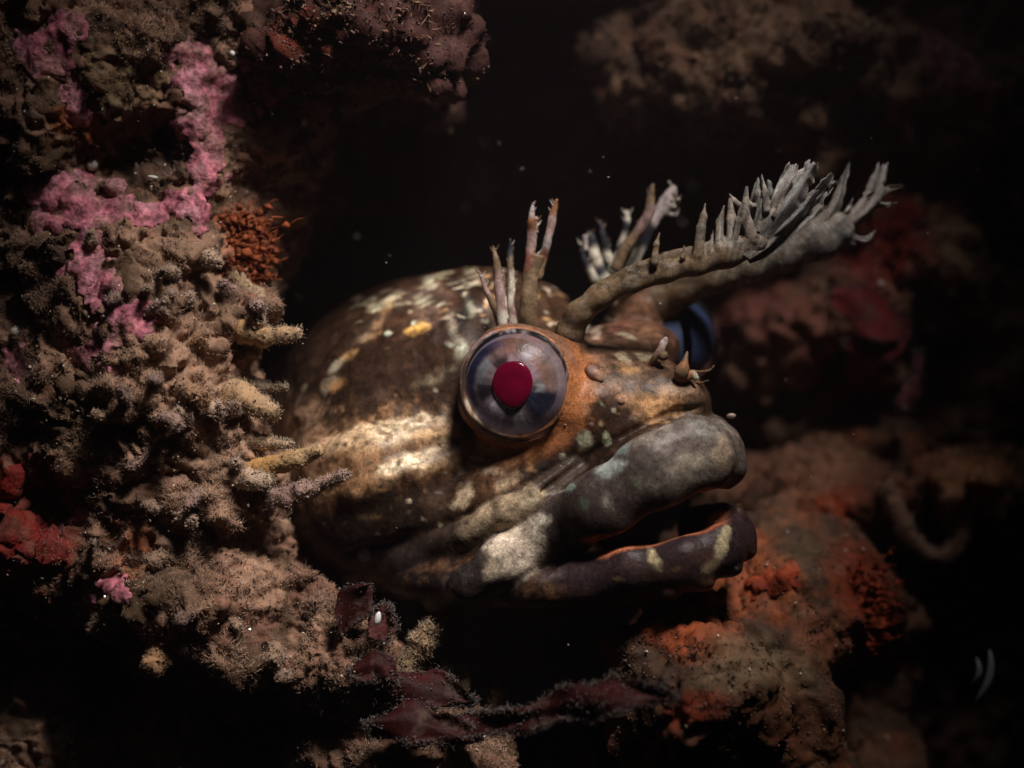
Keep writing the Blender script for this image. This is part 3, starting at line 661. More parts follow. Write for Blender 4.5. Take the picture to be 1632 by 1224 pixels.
# great crests over the eyes (branched cirri)
def crest(stem, fingers, lo, hi, seed, flat=1.5, h=.02):
    def fn(p):
        d = chain(p, stem, .12, 1.15)
        for f, k in fingers: d = smin(d, chain(p, f, .04, flat if max(r for _, r in f) > .12 else 1.25), k)
        return d+fbm(p, 5, 2, seed+2)*.005+vnoise(p, 1.6, seed)*.008
    V, Fq = surface(fn, lo, hi, h, 2.2)
    px, py = topix(V)
    nz = fbm(V, 2.5, 4, seed)
    t = smooth(1080, 1330, px+(400-py)*.9+nz*50)[:, None]
    c = np.array((.125, .082, .046))*(1-t)+np.array((.20, .175, .16))*t
    g = smooth(.05, .45, fbm(V, 2.0, 3, seed+14))[:, None]*t; c = c*(1-g*.6)+np.array((.17, .21, .20))*g*.6
    m = smooth(.0, .5, fbm(V, 5, 3, seed+4))[:, None]; c = c*(1-m*.4)+np.array((.30, .25, .20))*m*.4*(.4+t*.6)
    k = smooth(.3, .6, fbm(V, 7, 2, seed+24))[:, None]; c = c*(1-k*.4)
    a = smooth(1120, 1220, px)*.7; u = np.stack([(V[:, 2]*np.cos(a)-V[:, 0]*np.sin(a)*.95)*8, V[:, 1]*3, (V[:, 0]*np.cos(a)+V[:, 2]*np.sin(a))*.9], 1).astype(np.float32)
    c = c*(1+.5*fbm(u, 1.0, 3, seed+40))[:, None]
    sp = smooth(.35, .6, fbm(V, 12, 2, seed+44))[:, None]; sp = sp*(.12+.3*t); c = c*(1-sp)+np.array((.42, .38, .30))*sp
    c = c*1.25
    return V, Fq, c
near_stem = ch((906, 556, .0, .22), (908, 530, -.15, .21), (922, 500, -.28, .195), (955, 472, -.38, .18), (1000, 452, -.45, .16), (1060, 434, -.5, .15), (1110, 421, -.55, .16), (1160, 405, -.55, .20), (1205, 385, -.55, .20))
ns = -.55
near_f = [(ch((950, 455, -.3, .05), (1000, 432, -.42, .07), (1060, 410, -.46, .08), (1120, 396, -.48, .09), (1180, 380, -.5, .10)), .035)]
for f in [((1043, 418, .07), (1046, 390, .05), (1051, 371, .02)), ((1112, 408, .09), (1117, 365, .075), (1121, 345, .06), (1124, 324, .015)), ((1146, 396, .08), (1147, 355, .06), (1154, 328, .015)),
          ((1166, 405, .08), (1166, 350, .08), (1163, 318, .025)), ((1200, 380, .12), (1186, 340, .08), (1190, 298, .018)), ((1183, 330, .05), (1170, 320, .03), (1162, 309, .012)), ((1206, 370, .09), (1200, 330, .075), (1205, 291, .015)), ((1200, 328, .04), (1188, 317, .012)),
          ((1215, 350, .07), (1210, 310, .07), (1208, 281, .012)), ((1222, 335, .07), (1220, 308, .055), (1214, 279, .012)), ((1228, 310, .05), (1226, 292, .03), (1224, 287, .012)),
          ((1170, 390, .05), (1177, 352, .05), (1180, 330, .014)), ((1133, 402, .05), (1136, 378, .03), (1137, 366, .012)), ((1088, 410, .045), (1091, 390, .02)), ((1226, 345, .06), (1234, 300, .014))]:
    near_f.append(([(P(a, b, ns-.12+.34*((int(f[0][0])*3) % 5)/5*(b < 385)*(a < 1230 or a > 1280)-.16*(f[0][0] == 1222)), r) for i, (a, b, r) in enumerate(f)], .035))
def ribbon(pix, y, halfw, seed, tip=.5, curl=.06, teeth=.35):
    """thin flap of skin with a frayed edge; colour runs from brown root to silvery tip"""
    ctr = np.array([P(a, b, y) for a, b in pix], float)
    L = np.concatenate([[0], np.cumsum(np.linalg.norm(np.diff(ctr, axis=0), axis=1))]); nu, nv = max(30, int(L[-1]/.022)), 13
    t = np.linspace(0, L[-1], nu); c = np.stack([np.interp(t, L, ctr[:, k]) for k in range(3)], 1)
    for _ in range(nu//5): c[1:-1] = c[1:-1]*.5+(c[:-2]+c[2:])*.25
    tt = t/L[-1]; hw = np.interp(tt, np.linspace(0, 1, len(halfw)), halfw)
    tg = np.gradient(c, axis=0); tg /= np.linalg.norm(tg, axis=1, keepdims=True)
    sd = np.cross(tg, [0, 1, 0]); sd /= np.linalg.norm(sd, axis=1, keepdims=True); nn = np.cross(sd, tg)
    r = np.random.default_rng(seed); v = np.linspace(-1, 1, nv)
    def jag(): return 1+teeth*smooth(.25, 1, tt)*(np.interp(t, np.linspace(0, L[-1], max(6, int(L[-1]/.07))), r.uniform(-.8, .9, max(6, int(L[-1]/.07)))))
    W = np.where(v[None] < 0, jag()[:, None], jag()[:, None])*hw[:, None]*v[None]
    end = r.uniform(-.5, .6, nv)*tip*.25
    G = c[:, None]+W[..., None]*sd[:, None]+(curl*np.cos(v*2.6+seed)[None]*(.3+tt[:, None])+.03*np.sin(tt[:, None]*9+v[None]*2))[..., None]*nn[:, None]
    G = G+(smooth(.72, 1, tt)[:, None]*end[None])[..., None]*tg[:, None]
    th = (.022*(1-.6*np.abs(v)[None])*(1-.5*tt[:, None])+.004)[..., None]
    top = (G+th*nn[:, None]).reshape(-1, 3); bot = (G-th*nn[:, None]).reshape(-1, 3); n = len(top); F = []
    for i in range(nu-1):
        for q in range(nv-1):
            a = i*nv+q; F += [(a, a+1, a+nv+1, a+nv), (n+a, n+a+nv, n+a+nv+1, n+a+1)]
    ed = [i*nv for i in range(nu)]+[(nu-1)*nv+q for q in range(1, nv)]+[i*nv+nv-1 for i in range(nu-2, -1, -1)]+[q for q in range(nv-2, 0, -1)]
    F += [(ed[q], ed[(q+1) % len(ed)], n+ed[(q+1) % len(ed)], n+ed[q]) for q in range(len(ed))]
    u = np.stack([np.broadcast_to(v[None]*hw[:, None]*22, (nu, nv)), np.broadcast_to(t[:, None]*1.6, (nu, nv)), np.full((nu, nv), seed*1.7)], -1).reshape(-1, 3).astype(np.float32)
    T = np.repeat(tt, nv)[:, None]; col = np.array((.20, .145, .10))*(1-T)+np.array((.50, .46, .44))*T
    g = smooth(.0, .5, fbm(u, .5, 2, seed+3))[:, None]; col = col*(1-g*.4)+np.array((.24, .29, .28))*g*.4
    col = col*(1+.7*fbm(u, 1.0, 3, seed))[:, None]; e = smooth(.80, 1, np.tile(np.abs(v), nu))[:, None]; col = col*(1-e*.4)+np.array((.42, .33, .24))*e*.4
    return np.concatenate([top, bot]), F, np.concatenate([col, col])
def with_flaps(V, Fq, c, flaps):
    parts = [(V-FL, Fq.tolist(), c)]+[(v-FL, f, k) for v, f, k in flaps]; return join(parts)
Vc, Fc, cc = crest(near_stem, near_f, (.5, -1.5, .2), (5.4, .5, 3.9), 71, 2.4)
flaps = [ribbon([(1185, 408), (1215, 372), (1250, 330), (1280, 290), (1297, 262)], -.66, [.12, .22, .26, .20, .16, .10], 3, .5, .10, .3),
         ribbon([(1228, 345), (1240, 315), (1252, 288), (1264, 263)], -.74, [.07, .09, .10, .085], 5, .3, .05, .25),
         ribbon([(1190, 412), (1235, 385), (1275, 345), (1308, 308), (1326, 282)], -.46, [.10, .16, .15, .14, .13, .08], 7, .5, .09, .45),
         ribbon([(1200, 405), (1240, 372), (1275, 335), (1300, 308)], -.55, [.08, .12, .12, .06], 9, .4, .10, .4),
         ribbon([(1270, 300), (1282, 280), (1288, 260)], -.6, [.06, .06, .03], 11, .3, .03, .3),
         ribbon([(1285, 340), (1300, 325), (1320, 302), (1333, 290)], -.42, [.05, .06, .05, .02], 13, .3, .04, .6),
         ribbon([(1205, 370), (1212, 335), (1216, 300), (1214, 280)], -.7, [.06, .065, .05, .015], 15, .3, .03, .25)]
V_, F_, c_ = with_flaps(Vc, Fc, cc, flaps)
mesh('crest', V_, F_, M['cirrus'], fish, c_)['label'] = 'nearer branched crest rising from behind the eye'
far_stem = ch((1020, 505, 2.0, .42), (1050, 485, 1.8, .34), (1090, 463, 1.5, .25), (1140, 446, 1.2, .20), (1200, 427, .95, .21), (1255, 406, .8, .26), (1305, 382, .7, .33), (1335, 365, .65, .28))
far_f = []
for f in [((1335, 380, .12), (1360, 380, .06), (1382, 382, .05), (1391, 371, .02)), ((1345, 385, .06), (1366, 392, .012)), ((1300, 370, .12), (1310, 345, .06))]:
    far_f.append(([(P(a, b, .65), r) for a, b, r in f], .06))
Vc, Fc, cc = crest(far_stem, far_f, (1.6, .0, .6), (6.9, 2.7, 3.9), 73, 2.2)
flaps = [ribbon([(1285, 395), (1315, 365), (1333, 325), (1342, 295), (1352, 264)], .55, [.20, .20, .13, .09, .07, .03], 21, .4, .08, .4),
         ribbon([(1295, 392), (1335, 365), (1372, 340), (1392, 315), (1400, 288), (1406, 264)], .6, [.22, .25, .20, .14, .14, .12, .08], 23, .5, .10, .35),
         ribbon([(1385, 318), (1405, 306), (1422, 299), (1438, 295)], .6, [.09, .07, .05, .02], 25, .3, .04, .4),
         ribbon([(1380, 330), (1400, 326), (1415, 326), (1428, 324)], .62, [.09, .06, .035, .012], 27, .3, .03, .4),
         ribbon([(1340, 375), (1362, 381), (1380, 384), (1393, 370)], .66, [.10, .06, .05, .02], 29, .3, .03, .4),
         ribbon([(1240, 415), (1265, 385), (1290, 355), (1315, 334)], .75, [.12, .10, .08, .03], 31, .4, .06, .6),
         ribbon([(1345, 350), (1352, 335), (1358, 320)], .58, [.08, .05, .015], 33, .3, .03, .4)]
V_, F_, c_ = with_flaps(Vc, Fc, cc, flaps)
mesh('crest', V_, F_, M['cirrus'], fish, c_)['label'] = 'farther branched crest with forked tips'

# small banded cirri on the crown
BN = {'p': (.30, .17, .115), 'w': (.62, .56, .46), 'k': (.035, .035, .045), 'r': (.20, .075, .055), 'b': (.18, .12, .07), 'm': (.30, .20, .18), 'o': (.30, .13, .06), 'g': (.40, .40, .30), 'l': (.42, .36, .34)}
def cirrus(name, branches, seed=0):
    parts = []
    for pts, bands, flat in branches:
        wob = random.Random(seed*13+len(parts)); pts = [(a+wob.uniform(-3, 3)*(i > 0), b, y+wob.uniform(-.08, .08)*(i > 0), r*wob.uniform(.8, 1.15)) for i, (a, b, y, r) in enumerate(pts)]
        V, F, t = tube([P(a, b, y) for a, b, y, r in pts], [r*1.2 for *_, r in pts], 10, flat, True, .25, seed)
        k = np.clip(((t+fbm(V.astype(np.float32), 9, 2, seed)*.03)*len(bands)), 0, len(bands)-.001)
        tab = np.array([BN[b] for b in bands]); lo = np.floor(k).astype(int); hi = np.minimum(lo+1, len(bands)-1); fr = smooth(.45, 1, k-lo)[:, None]
        parts.append((V-FL, F, (tab[lo]*(1-fr)+tab[hi]*fr)*(1+.4*fbm(V.astype(np.float32), 14, 2, seed+3))[:, None]))
        if name == 'cirrus':
            for _ in range(7):
                i = wob.randint(len(pts)//2, len(pts)-1); f = wob.random(); a0, b0, y0, r0 = pts[i-1]; a1, b1, y1, r1 = pts[i]
                a, b, y = a0+(a1-a0)*f, b0+(b1-b0)*f, y0+(y1-y0)*f; sgn = wob.choice((-1, 1)); L = wob.uniform(4, 9)
                bv, bf, bt = tube([P(a, b, y), P(a+sgn*L*.6, b-L*.5, y), P(a+sgn*L, b-L*1.3, y-.02)], [.024, .015, .004], 6, 1, True)
                parts.append((bv-FL, bf, np.asarray(BN[wob.choice('lwmb')])*.8))
    V, F, c = join(parts); return mesh(name, V, F, M['cirrus'], fish, c)
Y0 = .1
cirrus('cirrus', [([(842, 545, Y0+.2, .13), (842, 510, Y0, .13), (845, 470, Y0, .12), (850, 435, Y0, .11), (858, 405, Y0, .10)], 'bbbb', 1.4),
                  ([(843, 450, Y0, .09), (845, 415, Y0, .065), (846, 375, Y0, .085), (848, 350, Y0, .06), (849, 324, Y0, .012)], 'brrmmol', 2), ([(855, 372, Y0, .03), (857, 345, Y0, .012)], 'm', 1),
                  ([(852, 445, Y0, .08), (862, 415, Y0, .07), (873, 380, Y0, .06), (883, 345, Y0, .06), (889, 317, Y0, .012)], 'bbrlmmo', 1.6)], 1)
cirrus('cirrus', [([(803, 545, Y0+.2, .06), (800, 520, Y0, .06), (797, 480, Y0, .06), (794, 445, Y0, .06), (788, 415, Y0, .045), (784, 392, Y0, .012)], 'gwmmb', 1.3), ([(806, 510, Y0, .05), (803, 470, Y0, .04), (799, 430, Y0, .012)], 'gwm', 1)], 2)
cirrus('cirrus', [([(820, 545, Y0+.2, .07), (818, 518, Y0, .075), (815, 480, Y0, .065), (815, 450, Y0, .04), (815, 425, Y0, .048), (814, 400, Y0, .035), (813, 380, Y0, .01)], 'wwmwwbk', 1.2)], 3)
cirrus('cirrus', [([(802, 550, Y0+.2, .05), (798, 525, Y0, .05), (786, 490, Y0, .05), (774, 460, Y0, .035), (762, 432, Y0, .01)], 'gbbm', 1.2)], 4)
Y1 = 1.6
cirrus('cirrus', [([(965, 450, Y1, .10), (955, 425, Y1, .08), (948, 405, Y1, .07), (944, 375, Y1, .075), (940, 372, Y1, .03)], 'wkwwk', 1.3), ([(934, 400, Y1, .03), (933, 375, Y1, .035)], 'wl', 1)], 5)
cirrus('cirrus', [([(950, 450, Y1, .06), (940, 430, Y1, .06), (932, 410, Y1, .04), (926, 390, Y1, .012)], 'gwkk', 1.2)], 6)
cirrus('cirrus', [([(978, 430, Y1, .06), (968, 405, Y1, .055), (962, 385, Y1, .05), (958, 350, Y1, .02)], 'kwkk', 1.2)], 7)
cirrus('cirrus', [([(975, 435, Y1, .06), (988, 400, Y1, .06), (995, 370, Y1, .055), (998, 345, Y1, .045), (1000, 335, Y1, .012)], 'gwkwkw', 1.3)], 8)
cirrus('cirrus', [([(980, 432, .9, .09), (995, 400, .9, .085), (1018, 368, .9, .075), (1033, 345, .9, .07), (1037, 320, .9, .065), (1041, 293, .9, .02)], 'bbbmmb', 1.3)], 9)
cirrus('cirrus', [([(1005, 430, 1.3, .10), (1022, 390, 1.3, .09), (1042, 352, 1.3, .08), (1058, 330, 1.3, .11), (1070, 312, 1.3, .12), (1077, 296, 1.3, .03)], 'gwkklll', 2), ([(1058, 338, 1.3, .07), (1072, 342, 1.3, .04), (1081, 344, 1.3, .01)], 'lw', 1.3),
                  ([(1068, 318, 1.3, .06), (1078, 319, 1.3, .03), (1084, 317, 1.3, .01)], 'lw', 1), ([(1062, 325, 1.3, .06), (1074, 330, 1.3, .03), (1078, 327, 1.3, .01)], 'lw', 1)], 10)
# nose tufts and nostril beads
cirrus('nasal_cirrus', [([(1082, 605, -.5, .10), (1090, 590, -.55, .10), (1092, 575, -.55, .05), (1095, 560, -.55, .012)], 'obob', 1.2), ([(1090, 600, -.5, .08), (1104, 596, -.5, .07), (1112, 605, -.5, .04)], 'bog', 1.3), ([(1105, 592, -.3, .022), (1120, 593, -.3, .016), (1132, 590, -.3, .013), (1136, 582, -.3, .006)], 'bob', 1), ([(1106, 608, -.3, .022), (1120, 611, -.3, .015), (1130, 606, -.3, .006)], 'bob', 1)], 11)
cirrus('nasal_cirrus', [([(1030, 592, -.2, .06), (1042, 574, -.3, .06), (1052, 556, -.35, .05), (1060, 544, -.35, .06), (1064, 538, -.35, .02)], 'oobml', 1.2), ([(1052, 565, -.3, .07), (1060, 566, -.4, .07), (1066, 562, -.4, .03)], 'mb', 1)], 12)
ya = on_base(950, 598, base_fn); yb = on_base(984, 640, base_fn)
cirrus('nostril', [([(940, 586, ya+.1, .06), (947, 594, ya-.03, .085), (954, 602, ya-.06, .075), (958, 607, ya-.04, .02)], 'ompp', 1.3)], 14)
cirrus('nostril', [([(974, 632, yb+.1, .05), (982, 636, yb-.02, .07), (990, 640, yb-.04, .06), (995, 642, yb, .02)], 'bopp', 1.3)], 15)

# ------------------------------------------------------------------ growth on the rock
ROCKS = {'left': left, 'over': over, 'right': right, 'ledge': ledge}
PIX = {k: topix(v[0]) for k, v in ROCKS.items()}
def surf(px, py, which, r=7):
    """front point of a rock under a photo pixel, and its normal"""
    V, _, N, _ = ROCKS[which]; x, y = PIX[which]
    for rr in (r, r*2, r*5, r*12):
        k = np.nonzero((np.abs(x-px) < rr) & (np.abs(y-py) < rr))[0]
        if len(k): break
    k = k[np.argmin(V[k, 1])]
    return V[k].copy(), N[k].copy()
OCT = np.array([[1, 0, 0], [-1, 0, 0], [0, 1, 0], [0, -1, 0], [0, 0, 1], [0, 0, -1]], np.float32)
OF = np.array([[0, 2, 4], [2, 1, 4], [1, 3, 4], [3, 0, 4], [2, 0, 5], [1, 2, 5], [3, 1, 5], [0, 3, 5]], np.int32)
def hairs(p, n, length, width, col, lean=.5, bias=(0, -.2, .2)):
    m = len(p); d = n+rng.normal(size=(m, 3))*lean+np.asarray(bias); d /= np.linalg.norm(d, axis=1, keepdims=True)
    s1 = np.cross(d, rng.normal(size=(m, 3))); s1 /= np.linalg.norm(s1, axis=1, keepdims=True); s2 = np.cross(d, s1)
    w = np.asarray(width).reshape(-1, 1); L = np.asarray(length).reshape(-1, 1)
    b = p-d*.01
    v = np.stack([b+w*s1, b+w*(-.5*s1+.87*s2), b+w*(-.5*s1-.87*s2), b+d*L], 1)
    f = np.array([[0, 1, 3], [1, 2, 3], [2, 0, 3]], np.int32)
    return v.reshape(-1, 3), (f[None]+(np.arange(m)*4)[:, None, None]).reshape(-1, 3), np.repeat(col, 4, 0)
TET = np.array([[1, 1, 1], [1, -1, -1], [-1, 1, -1], [-1, -1, 1]], np.float32)*.75
TF = np.array([[0, 1, 2], [0, 3, 1], [0, 2, 3], [1, 3, 2]], np.int32)
def flecks(centres, size, col):
    n = len(centres); R = rng.normal(size=(n, 3, 3)); Q, _ = np.linalg.qr(R)
    v = TET[None]*rng.uniform(.6, 1.5, (n, 4, 1))*rng.uniform(.5, 1.5, (n, 1, 3))
    v = np.einsum('nij,nkj->nki', Q, v)*np.asarray(size)[:, None, None]+np.asarray(centres)[:, None]
    return v.reshape(-1, 3), (TF[None]+(np.arange(n)*4)[:, None, None]).reshape(-1, 3), np.repeat(col, 4, 0)
def crumbs(centres, size, col, stretch=None):
    n = len(centres)
    R = rng.normal(size=(n, 3, 3)); Q, _ = np.linalg.qr(R)
    sc = rng.uniform(.55, 1.45, (n, 6, 1))
    v = OCT[None]*sc
    v = v*rng.uniform(.6, 1.4, (n, 1, 3))
    v = np.einsum('nij,nkj->nki', Q, v)*np.asarray(size)[:, None, None]+np.asarray(centres)[:, None]
    F = (OF[None]+(np.arange(n)*6)[:, None, None]).reshape(-1, 3)
    return v.reshape(-1, 3), F, np.repeat(col, 6, 0)
def sample(which, n, region=None, wfn=None):
    V, Fq, N, cr = ROCKS[which]
    a = V[Fq[:, 0]]; ctr = V[Fq].mean(1); nn = N[Fq[:, 0]]
    px, py = topix(ctr)
    w = np.linalg.norm(np.cross(V[Fq[:, 1]]-a, V[Fq[:, 3]]-a), axis=1)
    w = w*(nn[:, 1] < .45)*(px > -60)*(px < 1700)*(py > -60)*(py < 1290)*(.15+np.clip(-nn[:, 1], 0, 1))
    w = w*np.maximum(smooth(.85, 1.1, cr[Fq[:, 0]]), .18)
    if wfn is not None: w = w*wfn(ctr, px, py)
    k = rng.choice(len(Fq), n, p=w/w.sum())
    u = rng.random((n, 1)); v = rng.random((n, 1))
    p = (V[Fq[k, 0]]*(1-u)+V[Fq[k, 1]]*u)*(1-v)+(V[Fq[k, 3]]*(1-u)+V[Fq[k, 2]]*u)*v
    return p.astype(np.float32), N[Fq[k, 0]]
def turf(name, which, seeds, label, wfn, tones, length=(.04, .13), width=(.005, .011), seed=0, floc=.35, fsize=(.008, .02)):
    """silty fuzz: fine threads with flocs of silt caught on them"""
    p, n = sample(which, seeds, wfn=wfn); tn = [np.asarray(x) for x in tones]
    def tone(p):
        m = smooth(-.4, .5, fbm(p, 1.2, 3, seed+8))[:, None]; r = rng.random((len(p), 1))
        return np.where(r < .04, tn[2], tn[0]*(1-m)+tn[1]*m)*rng.uniform(.75, 1.25, (len(p), 1))
    L = (length[0]+(length[1]-length[0])*smooth(-.3, .6, fbm(p, 2.4, 3, seed)))*rng.uniform(.4, 1.15, seeds)
    a = hairs(p, n, L, rng.uniform(*width, seeds), tone(p))
    k = rng.choice(seeds, int(seeds*floc), False)
    q = p[k]+n[k]*(L[k]*rng.uniform(0, .55, len(k)))[:, None]
    b = flecks(q, rng.uniform(*fsize, len(k)), tone(q))
    V = np.concatenate([a[0], b[0]]); F = np.concatenate([a[1], b[1]+len(a[0])]); c = np.concatenate([a[2], b[2]])
    return tag(mesh(name, V, F.astype(np.int32), M['turf'], None, c), label, 'turf', None, 'stuff')
def noise_w(f, lo, hi, seed):
    return lambda c, px, py: .12+smooth(lo, hi, fbm(c.astype(np.float32), f, 3, seed))
def lw(c, px, py):
    w = .25+smooth(-.35, .35, fbm(c.astype(np.float32), .9, 3, 5))
    return w*(1-.85*smooth(1.1, .8, np.hypot((px-250)/100, (py-250)/50)))*(1-.8*smooth(1.2, .8, np.hypot((px-50)/90, (py-830)/110)))
turf('algal_turf', 'left', 150000, 'brown silty turf of tiny tufts covering the left wall', lw, ((.25, .145, .095), (.43, .27, .178), (.38, .18, .08)), (.04, .15), (.005, .010), 3, .15, (.006, .014))
turf('algal_turf', 'right', 26000, 'dim reddish brown turf on the far right wall', noise_w(.8, -.2, .4, 9), ((.20, .07, .045), (.27, .15, .09), (.36, .04, .02)), (.06, .24), (.010, .02), 13, .4, (.015, .035))
turf('algal_turf', 'over', 34000, 'dark brown turf hanging from the roof of the crevice', lambda c, px, py: noise_w(.8, -.2, .4, 19)(c, px, py)*(.7+smooth(900, 1000, px))*(1-.9*smooth(700, 740, px)*smooth(930, 890, px)), ((.13, .06, .035), (.24, .15, .08), (.30, .03, .015)), (.06, .24), (.010, .02), 23, .4, (.015, .035))
turf('algal_turf', 'over', 24000, 'short dark red fuzz on the roof rock at upper left', lambda c, px, py: 1.0*(px < 760)*(px > 330), ((.05, .013, .010), (.085, .04, .025), (.26, .045, .016)), (.03, .10), (.004, .008), 43, .3, (.006, .014))
turf('algal_turf', 'ledge', 30000, 'thin orange and brown turf on the ledge below the mouth', noise_w(1.1, -.1, .4, 29), ((.13, .066, .036), (.19, .062, .026), (.26, .05, .015)), (.02, .09), (.005, .010), 33, .3, (.008, .022))

def bumpy(name, pts, rad, label, cat, tone, tip, mat='sponge', group=None, crumb=120, bump=.35, flat=1.0, seed=0, rough_tone=(.30, .22, .14), csize=(.012, .032)):
    """encrusted finger: a shaft with a fuzzy coat of grains"""
    V, F, t = tube(pts, rad, 16, flat, True, bump, seed)
    V = V.astype(np.float32); m = t[:, None]; n = smooth(-.2, .5, fbm(V, 4, 3, seed))[:, None]
    c = (np.asarray(tone)*(1-m)+np.asarray(tip)*m)*(1-n*.35)+np.asarray(rough_tone)*n*.35
    base = np.asarray(pts[0])
    root = thing(name, label, cat, tuple(base), group)
    mesh('shaft', V-base, F, M[mat], root, c)
    hn = crumb*5; k = rng.integers(0, len(V), hn); ctr = np.repeat(V.reshape(-1, 16, 3).mean(1), 16, 0)
    nv = V[k]-ctr[k]; nv /= np.maximum(np.linalg.norm(nv, axis=1, keepdims=True), 1e-6)
    q = V[k]-base+rng.normal(size=(hn, 3))*.02
    cs = float(np.mean(csize))
    a = hairs(q, nv, rng.uniform(1.2, 4.5, hn)*cs, rng.uniform(.15, .35, hn)*cs, np.asarray(rough_tone)*rng.uniform(.6, 1.5, (hn, 1)), .7)
    crumb = crumb//2
    q2 = V[k[:crumb*2]]-base+rng.normal(size=(crumb*2, 3))*.015
    L = np.asarray(pts[-1])-base; e = crumb//3; q2[:e] = L+rng.normal(size=(e, 3))*(np.asarray(rad)[-1]*.7)
    b = crumbs(q2, rng.uniform(csize[0]*.5, csize[1]*.8, crumb*2), np.asarray(rough_tone)*rng.uniform(.6, 1.4, (crumb*2, 1)))
    cv = np.concatenate([a[0], b[0]]); cf = np.concatenate([a[1], b[1]+len(a[0])]).astype(np.int32); cc = np.concatenate([a[2], b[2]])
    o = mesh('silt_coat', cv, cf, M['turf'], root, cc); o['kind'] = 'stuff'
    return root
def rooted(pix, which, dy, sink=.15):
    """path given in photo pixels, starting on a rock and leaning by dy per step"""
    p0, _ = surf(pix[0][0], pix[0][1], which); y0 = p0[1]+sink
    return [P(a, b, y0+dy*i) for i, (a, b) in enumerate(pix)]
GF = 'finger sponges on the left wall'
ORF = (.38, .22, .09); PCH = (.40, .25, .14)
bumpy('finger_sponge', rooted([(385, 528), (425, 535), (455, 535), (477, 532)], 'left', -.12), [.19, .17, .14, .09], 'short thick tan finger sponge, highest of those pointing at the fish', 'sponge', ORF, PCH, group=GF, seed=1)
bumpy('finger_sponge', rooted([(395, 748), (440, 741), (485, 728), (513, 716)], 'left', -.12), [.14, .17, .14, .09], 'long smooth orange finger sponge touching the cheek of the fish', 'sponge', (.42, .22, .065), (.40, .26, .13), group=GF, seed=2, crumb=60, bump=.2)
bumpy('finger_sponge', rooted([(365, 628), (405, 645), (440, 660)], 'left', -.2), [.24, .2, .1], 'fat peach finger sponge between the two orange fingers', 'sponge', (.40, .24, .12), PCH, group=GF, seed=3)
bumpy('finger_sponge', rooted([(395, 700), (430, 707), (462, 708)], 'left', -.15), [.13, .12, .06], 'stubby finger sponge just above the long orange finger', 'sponge', PCH, (.40, .28, .18), group=GF, seed=4)
bumpy('finger_sponge', rooted([(375, 762), (408, 766), (428, 770)], 'left', -.15), [.18, .17, .1], 'pale blunt finger sponge just below the long orange finger', 'sponge', (.42, .29, .20), (.50, .36, .26), group=GF, seed=5)
bumpy('finger_sponge', rooted([(390, 605), (425, 618), (456, 617)], 'left', -.15), [.10, .07, .04], 'thin grey fuzzy finger sponge above the fat peach one', 'sponge', (.26, .2, .14), (.30, .24, .18), group=GF, seed=6)
bumpy('finger_sponge', rooted([(375, 440), (405, 470), (432, 490)], 'left', -.15), [.20, .16, .08], 'brown knobby finger sponge leaning down under the orange hydroids', 'sponge', (.30, .2, .11), (.36, .25, .15), group=GF, seed=7)
bumpy('encrusted_twig', rooted([(415, 800), (455, 792), (495, 780), (525, 768), (550, 757)], 'left', -.12), [.14, .15, .13, .09, .06], 'purplish grainy twig reaching from the turf across the lower cheek', 'twig', (.22, .13, .11), (.34, .23, .18), crumb=420, bump=.6, seed=8, rough_tone=(.32, .21, .165), csize=(.012, .034))
GS = 'encrusted stalks on the floor of the crevice'
bumpy('encrusted_stalk', rooted([(645, 1085), (662, 1045), (678, 1012), (692, 996)], 'left', -.05, .3), [.14, .16, .19, .12], 'thick crumbly tan stalk standing below the fish', 'stalk', (.26, .17, .08), (.36, .22, .11), group=GS, crumb=260, bump=.5, seed=9, csize=(.015, .045))
bumpy('encrusted_stalk', rooted([(702, 1130), (708, 1090), (714, 1058)], 'left', -.03, .4), [.10, .11, .13], 'straight tan stalk right of the thick crumbly one', 'stalk', (.28, .20, .12), (.34, .27, .19), group=GS, crumb=80, seed=10)
bumpy('encrusted_stalk', rooted([(730, 1135), (738, 1095), (746, 1062)], 'left', .1, .6), [.10, .10, .08], 'darker stalk half hidden behind the straight tan one', 'stalk', (.18, .13, .08), (.2, .15, .1), group=GS, crumb=30, seed=11)
bumpy('encrusted_stalk', rooted([(792, 1160), (790, 1128), (794, 1102)], 'left', -.03, .4), [.08, .09, .1], 'tiny tuft topped stalk before the black hollow, rightmost of the stalks', 'stalk', (.16, .11, .07), (.28, .22, .16), group=GS, crumb=150, seed=12)
TV, TFc, TC, off = [], [], [], 0
